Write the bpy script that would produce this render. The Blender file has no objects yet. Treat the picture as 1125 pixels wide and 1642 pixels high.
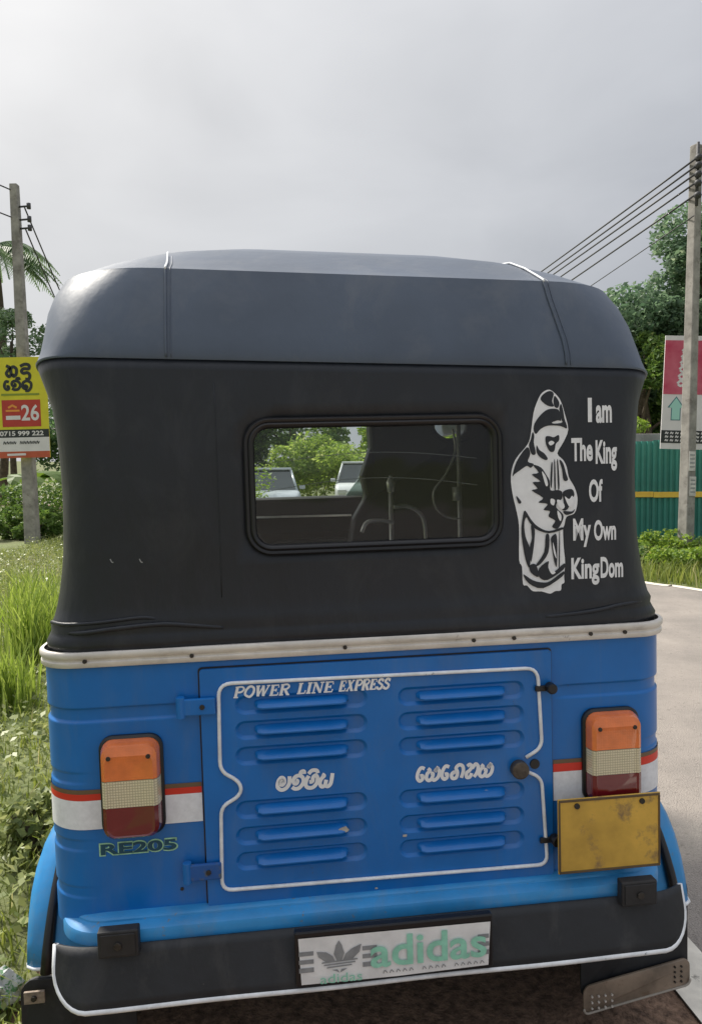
import bpy, bmesh, math, random
import numpy as np
from mathutils import Vector, Matrix, Euler
R = math.radians
random.seed(7); rng = np.random.default_rng(7)
scene = bpy.context.scene
COL = scene.collection

# ------------------------------------------------------------------ camera
cam_d = bpy.data.cameras.new('camera'); cam = bpy.data.objects.new('camera', cam_d); COL.objects.link(cam)
cam_d.sensor_fit = 'VERTICAL'; cam_d.sensor_height = 24; cam_d.lens = 24*1200/1642
cam_d.clip_start = .05; cam_d.clip_end = 1000
cam.matrix_world = Matrix.Translation((0, 0, 1.3213)) @ Matrix.Rotation(R(90-3.148), 4, 'X') @ Matrix.Rotation(R(-.5), 4, 'Z')
scene.camera = cam

# ------------------------------------------------------------------ sky, sun, exposure
SUN_AZ, SUN_EL = R(-52), R(48)          # azimuth from +Y, negative = left
sdir = Vector((math.sin(SUN_AZ)*math.cos(SUN_EL), math.cos(SUN_AZ)*math.cos(SUN_EL), math.sin(SUN_EL)))
w = bpy.data.worlds.new('World'); scene.world = w; w.use_nodes = True
nt = w.node_tree; nt.nodes.clear()
N = nt.nodes.new; LK = nt.links.new
out = N('ShaderNodeOutputWorld'); mix = N('ShaderNodeMixShader'); bg1 = N('ShaderNodeBackground'); bg2 = N('ShaderNodeBackground')
sky = N('ShaderNodeTexSky'); sky.sky_type = 'NISHITA'; sky.sun_disc = False; sky.sun_elevation = SUN_EL; sky.sun_rotation = SUN_AZ
sky.air_density = 1.2; sky.dust_density = 3
LK(sky.outputs[0], bg1.inputs[0]); bg1.inputs[1].default_value = .09
tc = N('ShaderNodeTexCoord'); mp = N('ShaderNodeMapping'); mp.inputs['Scale'].default_value = (1, 1, 2.2)
LK(tc.outputs['Generated'], mp.inputs[0])
nz = N('ShaderNodeTexNoise'); nz.inputs['Scale'].default_value = 2.5; nz.inputs['Detail'].default_value = 5; nz.inputs['Roughness'].default_value = .48
nz.inputs['Distortion'].default_value = .35
LK(mp.outputs[0], nz.inputs[0])
rp = N('ShaderNodeValToRGB'); e = rp.color_ramp.elements
e[0].position = .30; e[0].color = (.215, .226, .250, 1); e[1].position = .74; e[1].color = (.312, .322, .345, 1)
LK(nz.outputs[0], rp.inputs[0])
dt = N('ShaderNodeVectorMath'); dt.operation = 'DOT_PRODUCT'; dt.inputs[1].default_value = sdir
LK(tc.outputs['Generated'], dt.inputs[0])
mx = N('ShaderNodeMath'); mx.operation = 'MAXIMUM'; mx.inputs[1].default_value = 0; LK(dt.outputs['Value'], mx.inputs[0])
pw = N('ShaderNodeMath'); pw.operation = 'POWER'; pw.inputs[1].default_value = 2.4; LK(mx.outputs[0], pw.inputs[0])
gl = N('ShaderNodeMixRGB'); gl.blend_type = 'ADD'; gl.inputs[2].default_value = (.30, .28, .24, 1)
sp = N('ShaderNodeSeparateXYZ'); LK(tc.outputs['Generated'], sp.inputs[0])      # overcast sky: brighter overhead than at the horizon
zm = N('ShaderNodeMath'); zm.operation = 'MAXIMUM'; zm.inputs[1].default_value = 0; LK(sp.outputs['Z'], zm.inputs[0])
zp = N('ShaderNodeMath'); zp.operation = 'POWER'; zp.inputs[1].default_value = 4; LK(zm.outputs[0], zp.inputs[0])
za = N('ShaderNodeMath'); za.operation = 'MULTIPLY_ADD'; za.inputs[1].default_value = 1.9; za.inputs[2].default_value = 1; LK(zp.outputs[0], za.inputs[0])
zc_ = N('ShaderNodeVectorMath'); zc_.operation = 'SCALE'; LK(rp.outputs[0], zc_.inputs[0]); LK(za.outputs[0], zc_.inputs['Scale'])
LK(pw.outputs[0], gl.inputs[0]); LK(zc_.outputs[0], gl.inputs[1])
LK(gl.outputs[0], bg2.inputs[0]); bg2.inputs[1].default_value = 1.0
mix.inputs[0].default_value = .93
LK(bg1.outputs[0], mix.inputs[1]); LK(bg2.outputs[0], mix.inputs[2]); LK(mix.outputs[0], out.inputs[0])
sl = bpy.data.lights.new('sun', 'SUN'); sl.energy = 3.2; sl.angle = R(6); sl.color = (1, .94, .84)
so = bpy.data.objects.new('sun', sl); COL.objects.link(so); so.rotation_euler = sdir.to_track_quat('Z', 'Y').to_euler()
scene.view_settings.view_transform = 'Standard'; scene.view_settings.look = 'None'
scene.view_settings.exposure = 0.78; scene.view_settings.gamma = 1; scene.view_settings.use_curve_mapping = False
scene.cycles.max_bounces = 8; scene.cycles.transparent_max_bounces = 16
try: scene.cycles.use_denoising = True
except Exception: pass

# ------------------------------------------------------------------ materials
MATS = {}
def mat(name, col, rough=.5, metal=0, var=.0, vscale=4, bump=0, bscale=60, spec=.5, coat=0, col2=None, wear=None, rvar=0, bdist=.002, bmap=None, dust=None):
    if name in MATS: return MATS[name]
    m = bpy.data.materials.new(name); m.use_nodes = True; t = m.node_tree; n = t.nodes; b = n['Principled BSDF']
    b.inputs['Roughness'].default_value = rough; b.inputs['Metallic'].default_value = metal
    b.inputs['Specular IOR Level'].default_value = spec; b.inputs['Coat Weight'].default_value = coat; b.inputs['Coat Roughness'].default_value = .06 if 'lens' in name else .15
    b.inputs['Base Color'].default_value = (*col, 1)
    g = n.new('ShaderNodeTexCoord')
    last = None
    if var or col2:
        z = n.new('ShaderNodeTexNoise'); z.inputs['Scale'].default_value = vscale; z.inputs['Detail'].default_value = 6; z.inputs['Roughness'].default_value = .6
        t.links.new(g.outputs['Object'], z.inputs[0])
        r = n.new('ShaderNodeValToRGB'); r.color_ramp.elements[0].position = .35; r.color_ramp.elements[1].position = .68
        c1 = tuple(c*(1-var) for c in col); c2 = col2 or tuple(min(1, c*(1+var)) for c in col)
        r.color_ramp.elements[0].color = (*c1, 1); r.color_ramp.elements[1].color = (*c2, 1)
        t.links.new(z.outputs[0], r.inputs[0]); last = r.outputs[0]
        if rvar:
            mr = n.new('ShaderNodeMapRange'); mr.inputs[3].default_value = rough-rvar; mr.inputs[4].default_value = rough+rvar
            t.links.new(z.outputs[0], mr.inputs[0]); t.links.new(mr.outputs[0], b.inputs['Roughness'])
    if wear:   # (colour, scale, threshold)
        z2 = n.new('ShaderNodeTexNoise'); z2.inputs['Scale'].default_value = wear[1]; z2.inputs['Detail'].default_value = 8; z2.inputs['Roughness'].default_value = .7
        t.links.new(g.outputs['Object'], z2.inputs[0])
        r2 = n.new('ShaderNodeValToRGB'); r2.color_ramp.elements[0].position = wear[2]; r2.color_ramp.elements[1].position = wear[2]+(wear[3] if len(wear) > 3 else .04)
        t.links.new(z2.outputs[0], r2.inputs[0])
        mxn = n.new('ShaderNodeMixRGB'); mxn.inputs[2].default_value = (*wear[0], 1); mxn.inputs[1].default_value = (*col, 1)
        t.links.new(r2.outputs[0], mxn.inputs[0])
        if last: t.links.new(last, mxn.inputs[1])
        last = mxn.outputs[0]
    if dust:   # (colour, mapping scale, low, high, amount): broad soft film or streaks
        dm = n.new('ShaderNodeMapping'); dm.inputs['Scale'].default_value = dust[1]; t.links.new(g.outputs['Object'], dm.inputs[0])
        z4 = n.new('ShaderNodeTexNoise'); z4.inputs['Scale'].default_value = 1; z4.inputs['Detail'].default_value = 9; z4.inputs['Roughness'].default_value = .68; z4.inputs['Distortion'].default_value = .6
        t.links.new(dm.outputs[0], z4.inputs[0])
        r4 = n.new('ShaderNodeMapRange'); r4.inputs[1].default_value = dust[2]; r4.inputs[2].default_value = dust[3]; r4.inputs[4].default_value = dust[4]; t.links.new(z4.outputs[0], r4.inputs[0])
        m4 = n.new('ShaderNodeMixRGB'); m4.inputs[1].default_value = (*col, 1); m4.inputs[2].default_value = (*dust[0], 1); t.links.new(r4.outputs[0], m4.inputs[0])
        if last: t.links.new(last, m4.inputs[1])
        last = m4.outputs[0]
    if last: t.links.new(last, b.inputs['Base Color'])
    if bump:
        z3 = n.new('ShaderNodeTexNoise'); z3.inputs['Scale'].default_value = bscale; z3.inputs['Detail'].default_value = 5
        if bmap:
            bm_ = n.new('ShaderNodeMapping'); bm_.inputs['Scale'].default_value = bmap; t.links.new(g.outputs['Object'], bm_.inputs[0]); t.links.new(bm_.outputs[0], z3.inputs[0])
        else: t.links.new(g.outputs['Object'], z3.inputs[0])
        bp = n.new('ShaderNodeBump'); bp.inputs['Strength'].default_value = bump; bp.inputs['Distance'].default_value = bdist
        t.links.new(z3.outputs[0], bp.inputs['Height']); t.links.new(bp.outputs[0], b.inputs['Normal'])
    MATS[name] = m
    return m
def leafmat(name, c1, c2, c3=None, trans=.35, rough=.5):
    m = bpy.data.materials.new(name); m.use_nodes = True; t = m.node_tree; n = t.nodes; b = n['Principled BSDF']
    g = n.new('ShaderNodeNewGeometry'); r = n.new('ShaderNodeValToRGB'); el = r.color_ramp.elements
    el[0].color = (*c1, 1); el[1].color = (*c2, 1)
    if c3: q = el.new(.93); q.color = (*c2, 1); el[2].color = (*c3, 1)
    t.links.new(g.outputs['Random Per Island'], r.inputs[0])
    b.inputs['Roughness'].default_value = rough; b.inputs['Specular IOR Level'].default_value = .35
    t.links.new(r.outputs[0], b.inputs['Base Color'])
    tr = n.new('ShaderNodeBsdfTranslucent'); ms = n.new('ShaderNodeMixShader'); ms.inputs[0].default_value = trans
    hs = n.new('ShaderNodeHueSaturation'); hs.inputs['Saturation'].default_value = 1.1; hs.inputs['Value'].default_value = 1.5; hs.inputs['Hue'].default_value = .485
    t.links.new(r.outputs[0], hs.inputs['Color']); t.links.new(hs.outputs[0], tr.inputs[0])
    o = n['Material Output']; t.links.new(b.outputs[0], ms.inputs[1]); t.links.new(tr.outputs[0], ms.inputs[2]); t.links.new(ms.outputs[0], o.inputs[0])
    return m
def clearmat(name, tint, gloss=.08, rough=.05, haze=None):
    m = bpy.data.materials.new(name); m.use_nodes = True; t = m.node_tree; n = t.nodes; n.remove(n['Principled BSDF'])
    o = n['Material Output']; tr = n.new('ShaderNodeBsdfTransparent'); tr.inputs[0].default_value = (*tint, 1)
    gs = n.new('ShaderNodeBsdfGlossy'); gs.inputs['Roughness'].default_value = rough
    lw = n.new('ShaderNodeFresnel'); lw.inputs[0].default_value = 1.45
    g = n.new('ShaderNodeTexCoord'); z = n.new('ShaderNodeTexNoise'); z.inputs['Scale'].default_value = 5; t.links.new(g.outputs['Object'], z.inputs[0])
    bp = n.new('ShaderNodeBump'); bp.inputs['Strength'].default_value = .25; bp.inputs['Distance'].default_value = .01
    t.links.new(z.outputs[0], bp.inputs['Height']); t.links.new(bp.outputs[0], gs.inputs['Normal'])
    ms = n.new('ShaderNodeMixShader'); t.links.new(lw.outputs[0], ms.inputs[0]); t.links.new(tr.outputs[0], ms.inputs[1]); t.links.new(gs.outputs[0], ms.inputs[2])
    if haze:
        df = n.new('ShaderNodeBsdfDiffuse'); df.inputs[0].default_value = (*haze[0], 1); m2 = n.new('ShaderNodeMixShader'); m2.inputs[0].default_value = haze[1]
        t.links.new(ms.outputs[0], m2.inputs[1]); t.links.new(df.outputs[0], m2.inputs[2]); t.links.new(m2.outputs[0], o.inputs[0])
    else: t.links.new(ms.outputs[0], o.inputs[0])
    return m

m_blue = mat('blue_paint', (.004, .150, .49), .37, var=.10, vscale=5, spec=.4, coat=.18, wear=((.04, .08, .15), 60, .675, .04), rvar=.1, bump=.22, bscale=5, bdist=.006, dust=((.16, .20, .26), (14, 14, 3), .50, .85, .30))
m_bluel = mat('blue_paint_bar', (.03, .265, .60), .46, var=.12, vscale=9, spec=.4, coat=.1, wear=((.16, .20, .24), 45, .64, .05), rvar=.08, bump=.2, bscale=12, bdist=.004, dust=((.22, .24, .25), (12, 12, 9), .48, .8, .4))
m_bluet = mat('blue_inner', (.01, .07, .25), .5, var=.2)
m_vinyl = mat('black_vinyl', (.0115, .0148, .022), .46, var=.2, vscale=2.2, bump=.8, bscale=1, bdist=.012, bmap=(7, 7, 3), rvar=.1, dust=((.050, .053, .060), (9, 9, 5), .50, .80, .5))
m_vinylroof = mat('skylit_vinyl_roof', (.078, .102, .146), .43, var=.14, vscale=2.5, bump=.45, bscale=1, bdist=.012, bmap=(6, 6, 4), rvar=.1, dust=((.20, .205, .215), (7, 7, 5), .50, .82, .4))  # black vinyl with the sky's sheen put into its lighter, bluish base colour
m_rub = mat('black_rubber', (.015, .017, .021), .58, var=.3, vscale=8, bump=.35, bscale=60, rvar=.1, wear=((.13, .12, .11), 60, .70, .05), dust=((.09, .086, .083), (10, 10, 4), .50, .80, .5))
m_rubs = mat('smooth_rubber', (.010, .010, .012), .38, bump=.05)
m_dark = mat('dark_interior', (.009, .010, .011), .6, var=.3)
m_seat = mat('seat_vinyl', (.006, .006, .008), .4, var=.3, bump=.2, bscale=14, bdist=.008)
m_chrome = mat('chrome_tube', (.85, .82, .74), .3, metal=.35, var=.15, vscale=20)
m_alu = mat('aluminium', (.72, .68, .63), .5, metal=.25, var=.12, vscale=14, bump=.15, bscale=90, wear=((.34, .30, .27), 26, .64, .07), dust=((.36, .33, .30), (18, 18, 60), .5, .8, .5))
m_white = mat('white_vinyl', (.84, .85, .87), .5, var=.06, vscale=30, wear=((.60, .61, .64), 40, .66, .08))
m_whiteband = mat('white_stripe', (.80, .81, .85), .5, var=.07, vscale=70, wear=((.50, .53, .58), 50, .66, .06))
m_red = mat('red_stripe', (.66, .035, .018), .45, var=.1)
m_brown = mat('brown_stripe', (.16, .10, .055), .5, var=.15)
m_pipe = mat('white_piping', (.80, .82, .84), .5, var=.12, vscale=40, wear=((.30, .33, .36), 35, .64, .05))
m_amber = mat('amber_lens', (.80, .20, .045), .18, var=.12, vscale=30, coat=.8)
m_clear = mat('clear_lens', (.40, .36, .24), .2, var=.12, vscale=60, coat=.5)
m_redl = mat('red_lens', (.135, .006, .012), .12, var=.25, coat=.9)
for q, st in ((m_amber, .25), (m_clear, .9)):
    t = q.node_tree; n = t.nodes; g = n.new('ShaderNodeTexCoord')
    wv = n.new('ShaderNodeTexBrick'); wv.offset = 0; wv.inputs['Scale'].default_value = 1; wv.inputs['Mortar Size'].default_value = .0008; wv.inputs['Brick Width'].default_value = .0052; wv.inputs['Row Height'].default_value = .0052; wv.inputs['Mortar Smooth'].default_value = .6
    mpp = n.new('ShaderNodeMapping'); mpp.inputs['Rotation'].default_value = (R(90), 0, 0)
    t.links.new(g.outputs['Object'], mpp.inputs[0]); t.links.new(mpp.outputs[0], wv.inputs[0])
    bp = n.new('ShaderNodeBump'); bp.inputs['Strength'].default_value = st; bp.inputs['Distance'].default_value = .002; bp.invert = True
    t.links.new(wv.outputs['Fac'], bp.inputs['Height']); t.links.new(bp.outputs[0], n['Principled BSDF'].inputs['Normal'])
    if q is m_clear:
        mm = n.new('ShaderNodeMixRGB'); mm.inputs[1].default_value = (.80, .72, .50, 1); mm.inputs[2].default_value = (.58, .51, .33, 1)
        t.links.new(wv.outputs['Fac'], mm.inputs[0]); t.links.new(mm.outputs[0], n['Principled BSDF'].inputs['Base Color'])
m_screw = mat('dark_screw', (.05, .045, .04), .5, metal=.6, var=.3, vscale=90)
m_lock = mat('lock_metal', (.10, .085, .07), .5, metal=.5, var=.4, vscale=60)
m_green = mat('print_green', (.30, .66, .50), .5, var=.15, vscale=40)
m_grey = mat('print_grey', (.27, .28, .29), .5, var=.15, vscale=40)
m_plate = mat('plate_yellow', (.62, .38, .06), .5, var=.2, vscale=9, wear=((.22, .14, .07), 13, .56, .14))
m_flapc = mat('dirty_flap', (.28, .215, .16), .45, var=.4, vscale=9, wear=((.15, .095, .06), 20, .56, .1))
m_decalg = mat('decal_green', (.36, .66, .42), .5, var=.3, vscale=60)
m_decald = mat('decal_dark', (.008, .07, .12), .5)
m_win = clearmat('clear_plastic', (.86, .89, .88), haze=((.5, .52, .52), .022))
m_glass = clearmat('windscreen_glass', (.88, .92, .92))
m_curtain = clearmat('plastic_curtain', (.75, .85, .82), haze=((.75, .85, .82), .5))
m_tyre = mat('tyre', (.018, .017, .016), .8, var=.4, vscale=20, bump=.3)

# ------------------------------------------------------------------ mesh helpers
def link(o, parent=None):
    COL.objects.link(o)
    if parent: o.parent = parent
    return o
def mk(name, verts, faces, material, parent=None, smooth=False):
    me = bpy.data.meshes.new(name); me.from_pydata([tuple(v) for v in verts], [], faces); me.update()
    if material: me.materials.append(material)
    if smooth:
        for p in me.polygons: p.use_smooth = True
    return link(bpy.data.objects.new(name, me), parent)
def bmobj(name, bm, material, parent=None, smooth=False, bevel=0, seg=2):
    me = bpy.data.meshes.new(name); bmesh.ops.recalc_face_normals(bm, faces=bm.faces[:]); bm.to_mesh(me); bm.free()
    if material: me.materials.append(material)
    if smooth:
        for p in me.polygons: p.use_smooth = True
    o = link(bpy.data.objects.new(name, me), parent)
    if bevel:
        md = o.modifiers.new('bevel', 'BEVEL'); md.width = bevel; md.segments = seg; md.limit_method = 'ANGLE'
    return o
def empty(name, loc=(0, 0, 0), rot=(0, 0, 0)):
    o = bpy.data.objects.new(name, None); o.location = loc; o.rotation_euler = rot; o.empty_display_size = .2
    return link(o)
def tag(o, label, cat, group=None):
    o['label'] = label; o['category'] = cat
    if group: o['group'] = group
    return o
def kind(o, k, label=None):
    o['kind'] = k
    if label: o['label'] = label
    return o
def box_bm(c, s, bm=None, rot=None):
    bm = bm or bmesh.new()
    r = bmesh.ops.create_cube(bm, size=1)
    M = Matrix.Translation(c) @ (rot.to_matrix().to_4x4() if rot else Matrix.Identity(4)) @ Matrix.Diagonal((*s, 1))
    bmesh.ops.transform(bm, matrix=M, verts=r['verts']); return bm
def box(name, c, s, material, parent=None, bevel=.003, rot=None, seg=2):
    return bmobj(name, box_bm(c, s, None, rot), material, parent, bevel=bevel, seg=seg)
def catmull(pts, n=6, closed=False):
    P = [Vector(p) for p in pts]; L = len(P); o = []
    for i in range(L if closed else L-1):
        if closed: a, b, c, d = P[(i-1) % L], P[i], P[(i+1) % L], P[(i+2) % L]
        else: a, b, c, d = P[max(i-1, 0)], P[i], P[i+1], P[min(i+2, L-1)]
        for k in range(n):
            t = k/n
            o.append(.5*((2*b)+(c-a)*t+(2*a-5*b+4*c-d)*t*t+(3*b-a-3*c+d)*t**3))
    if not closed: o.append(P[-1])
    return o
def tube(name, pts, r, material, parent=None, seg=8, closed=False, smooth=True):
    P = [Vector(p) for p in pts]; n = len(P); V = []; Fc = []
    rr = r if hasattr(r, '__len__') else [r]*n
    up = Vector((0, 0, 1)); prev = None
    for i in range(n):
        if closed: d = P[(i+1) % n]-P[i-1]
        else: d = P[min(i+1, n-1)]-P[max(i-1, 0)]
        d.normalize()
        if prev is None:
            a = d.cross(up) if abs(d.z) < .9 else d.cross(Vector((1, 0, 0)))
        else: a = prev-d*prev.dot(d)
        a.normalize(); prev = a; b = d.cross(a)
        for k in range(seg):
            t = 2*math.pi*k/seg; V.append(P[i]+(a*math.cos(t)+b*math.sin(t))*rr[i])
    for i in range(n if closed else n-1):
        for k in range(seg):
            j = (i+1) % n; Fc.append((i*seg+k, i*seg+(k+1) % seg, j*seg+(k+1) % seg, j*seg+k))
    if not closed:
        Fc.append(tuple(range(seg))[::-1]); Fc.append(tuple((n-1)*seg+k for k in range(seg)))
    return mk(name, V, Fc, material, parent, smooth)
def disc(name, c, r, d, material, parent=None, axis='Y', seg=16, bevel=.0008):
    bm = bmesh.new(); bmesh.ops.create_cone(bm, cap_ends=True, segments=seg, radius1=r, radius2=r, depth=d)
    M = Matrix.Rotation(R(90), 4, 'X') if axis == 'Y' else (Matrix.Rotation(R(90), 4, 'Y') if axis == 'X' else Matrix.Identity(4))
    bmesh.ops.transform(bm, matrix=Matrix.Translation(c) @ M, verts=bm.verts[:])
    return bmobj(name, bm, material, parent, bevel=bevel)

# flat print: everything is laid out in (x, z) and dropped on a surface y = f(x, z)
class Print:
    def __init__(s): s.v = []; s.f = []; s.k = 0
    def poly(s, pts, lift=None):
        b = len(s.v); l = s.k*.00006 if lift is None else lift; s.k += 1
        from mathutils.geometry import tessellate_polygon
        pp = [Vector((p[0], p[1], 0)) for p in pts]
        for tr in tessellate_polygon([pp]):
            s.f.append(tuple(b+i for i in tr))
        s.v += [(p[0], p[1], l) for p in pts]
    def stroke(s, pts, wd, smooth=True, closed=False, n=5):
        P = catmull([(p[0], p[1], 0) for p in pts], n, closed) if smooth else [Vector((p[0], p[1], 0)) for p in pts]
        b = len(s.v); l = s.k*.00006; s.k += 1; m = len(P)
        for i in range(m):
            if closed: d = P[(i+1) % m]-P[i-1]
            else: d = P[min(i+1, m-1)]-P[max(i-1, 0)]
            if d.length < 1e-9: d = Vector((1, 0, 0))
            d.normalize(); nn = Vector((-d.y, d.x, 0))*wd/2
            for q in (P[i]+nn, P[i]-nn): s.v.append((q.x, q.y, l))
        for i in range(m if closed else m-1):
            j = (i+1) % m; s.f.append((b+2*i, b+2*i+1, b+2*j+1, b+2*j))
    def text(s, body, x0, x1, z0, z1, shear=0, offset=0, lift=None):
        cu = bpy.data.curves.new('t', 'FONT'); cu.body = body; cu.shear = shear; cu.offset = offset; cu.resolution_u = 4
        ob = bpy.data.objects.new('t', cu); COL.objects.link(ob); bpy.context.view_layer.update()
        me = bpy.data.meshes.new_from_object(ob.evaluated_get(bpy.context.evaluated_depsgraph_get()))
        xs = [v.co.x for v in me.vertices]; ys = [v.co.y for v in me.vertices]
        ax, bx, ay, by = min(xs), max(xs), min(ys), max(ys); b = len(s.v); l = s.k*.00006 if lift is None else lift; s.k += 1
        for v in me.vertices: s.v.append((x0+(v.co.x-ax)/(bx-ax)*(x1-x0), z0+(v.co.y-ay)/(by-ay)*(z1-z0), l))
        for p in me.polygons: s.f.append(tuple(b+i for i in p.vertices))
        bpy.data.objects.remove(ob); bpy.data.meshes.remove(me); bpy.data.curves.remove(cu)
    def build(s, name, material, parent, surf, eps=.0015):
        V = [(x, surf(x, z)-eps-l, z) for x, z, l in s.v]
        return mk(name, V, s.f, material, parent)
def fast_mesh(name, V, Fq, material, parent=None):
    me = bpy.data.meshes.new(name); V = np.asarray(V, dtype=np.float32); Fq = np.asarray(Fq, dtype=np.int32)
    k = Fq.shape[1]; me.vertices.add(len(V)); me.vertices.foreach_set('co', V.ravel())
    me.loops.add(Fq.size); me.loops.foreach_set('vertex_index', Fq.ravel())
    me.polygons.add(len(Fq)); me.polygons.foreach_set('loop_start', np.arange(0, Fq.size, k, dtype=np.int32))
    me.update(calc_edges=True); me.validate()
    if material: me.materials.append(material)
    return link(bpy.data.objects.new(name, me), parent)

# ------------------------------------------------------------------ terrain, road
NEAR = catmull([(1.5, -30, 0), (1.1, -6, 0), (.93, 0, 0), (.80, 1.9, 0), (.35, 5, 0), (-.7, 9, 0), (-2.4, 14, 0), (-4.4, 19, 0), (-7.5, 25, 0), (-14, 33, 0), (-30, 46, 0), (-60, 62, 0)], 6)
FAR = catmull([(8.6, -30, 0), (7.4, -6, 0), (6.6, 0, 0), (5.4, 4.6, 0), (3.81, 8.09, 0), (3.41, 8.71, 0), (2.0, 11.8, 0), (.9, 15, 0), (-.6, 19.5, 0), (-3, 25, 0), (-9, 35, 0), (-24, 50, 0)], 6)
m_soil = mat('verge_soil', (.17, .165, .08), .95, var=.3, vscale=.9, col2=(.16, .20, .07), bump=.6, bscale=25, bdist=.03)
m_gravel = mat('red_gravel', (.17, .10, .065), .95, var=.5, vscale=45, col2=(.30, .19, .13), bump=1, bscale=110, bdist=.012)
m_asph = mat('asphalt', (.265, .240, .218), .9, var=.16, vscale=1.1, col2=(.365, .322, .286), bump=1, bscale=150, bdist=.01, wear=((.58, .52, .46), 95, .62, .04), dust=((.14, .125, .11), (38, 38, 38), .56, .70, .75))
m_line = mat('road_paint', (.72, .67, .58), .7, var=.15, vscale=14, wear=((.20, .18, .155), 11, .60, .04), bump=.4, bscale=150)
n = 90; V = []; Fc = []
gx = [math.copysign(abs(t)**2.2*250, t) for t in np.linspace(-1, 1, n)]
for j in range(n):
    for i in range(n):
        x, y = gx[i], gx[j]+5; d = max(0, math.hypot(x, y-5)-60); V.append((x, y, -.015+d*.01*math.sin(x*.03+1)*math.cos(y*.02)+min(d*.03, 3)))
for j in range(n-1):
    for i in range(n-1): Fc.append((j*n+i, j*n+i+1, (j+1)*n+i+1, (j+1)*n+i))
kind(mk('ground', V, Fc, m_soil), 'structure', 'weedy roadside ground on both sides of the road')
def strip(name, A, B, z, m):
    V = [(p.x, p.y, z) for p in A]+[(p.x, p.y, z) for p in B]; k = len(A)
    return mk(name, V, [(i, k+i, k+i+1, i+1) for i in range(k-1)], m)
def offs(A, d):
    o = []
    for i in range(len(A)):
        t = A[min(i+1, len(A)-1)]-A[max(i-1, 0)]; t.normalize(); o.append(A[i]+Vector((-t.y, t.x, 0))*-d)
    return o
kind(strip('road', NEAR, FAR, 0, m_asph), 'structure', 'sandy grey asphalt road bending to the left')
SH = offs(NEAR, -1.62); SH = [p+Vector((math.sin(i*2.3)*.06, 0, 0)) for i, p in enumerate(SH)]
kind(strip('shoulder', SH, offs(NEAR, .03), -.006, m_gravel), 'structure', 'reddish gravel shoulder under the rickshaw')
kind(strip('road_edge_line', offs(FAR, -.13), offs(FAR, -.01), .004, m_line), 'structure', 'pale painted line along the far road edge')
kind(strip('road_edge_line', offs(NEAR, .0), offs(NEAR, .15), .004, m_line), 'structure', 'worn white painted line along the near road edge')

# ------------------------------------------------------------------ the auto rickshaw
T = empty('auto_rickshaw', (.0626, 1.5018, 0), (0, -.0189, .1162))
tag(T, 'blue three-wheeled auto rickshaw with black vinyl hood, seen from behind on the road shoulder', 'auto rickshaw')
def sm(a, b, x): t = min(1, max(0, (x-a)/(b-a))); return t*t*(3-2*t)
def arc(cx, cy, r, a0, a1, n):
    return [(cx+r*math.cos(a0+(a1-a0)*k/n), cy+r*math.sin(a0+(a1-a0)*k/n)) for k in range(n+1)]
def upath(w, yr, r, yf, xs=None, ns=8, nc=10, nr=24):
    a = w-r
    p = [(-w, yf+(yr+r-yf)*k/ns) for k in range(ns)]
    p += arc(-a, yr+r, r, math.pi, 1.5*math.pi, nc)
    if xs: p += [(x*a, yr) if ax else (x, yr) for x, ax in xs]
    else: p += [(-a+2*a*k/nr, yr) for k in range(1, nr)]
    p += arc(a, yr+r, r, 1.5*math.pi, 2*math.pi, nc)
    p += [(w, yr+r+(yf-yr-r)*k/ns) for k in range(1, ns+1)]
    return [(x-.021*sm(.45, .62, x), y) for x, y in p]
def loft(name, rings, material, parent, smooth=True, skip=None, closed=False):
    n = len(rings[0]); V = [v for r in rings for v in r]; Fc = []
    for j in range(len(rings)-1):
        for i in range(n if closed else n-1):
            if skip and skip(j, i): continue
            k = (i+1) % n; Fc.append((j*n+i, j*n+k, (j+1)*n+k, (j+1)*n+i))
    return mk(name, V, Fc, material, parent, smooth)
def sharpen(o, ang=35):
    me = o.data; me.set_sharp_from_angle(angle=R(ang)); return o
BW, BR = .662, .09
def sm(a, b, x): t = min(1, max(0, (x-a)/(b-a))); return t*t*(3-2*t)
def groove(z, c, h, d):   # recessed band
    return -d*(sm(c-h-.003, c-h, z)-sm(c+h, c+h+.003, z))
rings = []
for z in np.arange(.435, .9601, .0023):
    ring = []
    for i, (x, y) in enumerate(upath(BW, 0, BR, 1.05, ns=14, nc=14, nr=60)):
        ax = abs(x); d = 0
        zz = z + (0 if x < 0 else .012)
        d += groove(zz, .860, .0115, .0048)*sm(.385, .40, ax)*(1 if x < 0 else 1-sm(.62, .64, ax)*sm(.05, .1, y))
        side = sm(.56, .62, ax)*(1-sm(.25, .5, y))
        for c in (.735, .600, .505): d += groove(zz, c, .009, .0028)*side
        # outward direction
        if y > BR: nx, ny = math.copysign(1, x), 0
        elif ax > BW-BR: q = Vector((x-math.copysign(BW-BR, x), y-BR)).normalized(); nx, ny = q.x, q.y
        else: nx, ny = 0, -1
        ring.append((x+nx*d, y+ny*d, z))
    rings.append(ring)
body = loft('body', rings, m_blue, T)
def bodysurf(x, z):
    ax = abs(x)
    return 0 if ax < BW-BR else BR-math.sqrt(max(0, BR*BR-(ax-BW+BR)**2))
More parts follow.
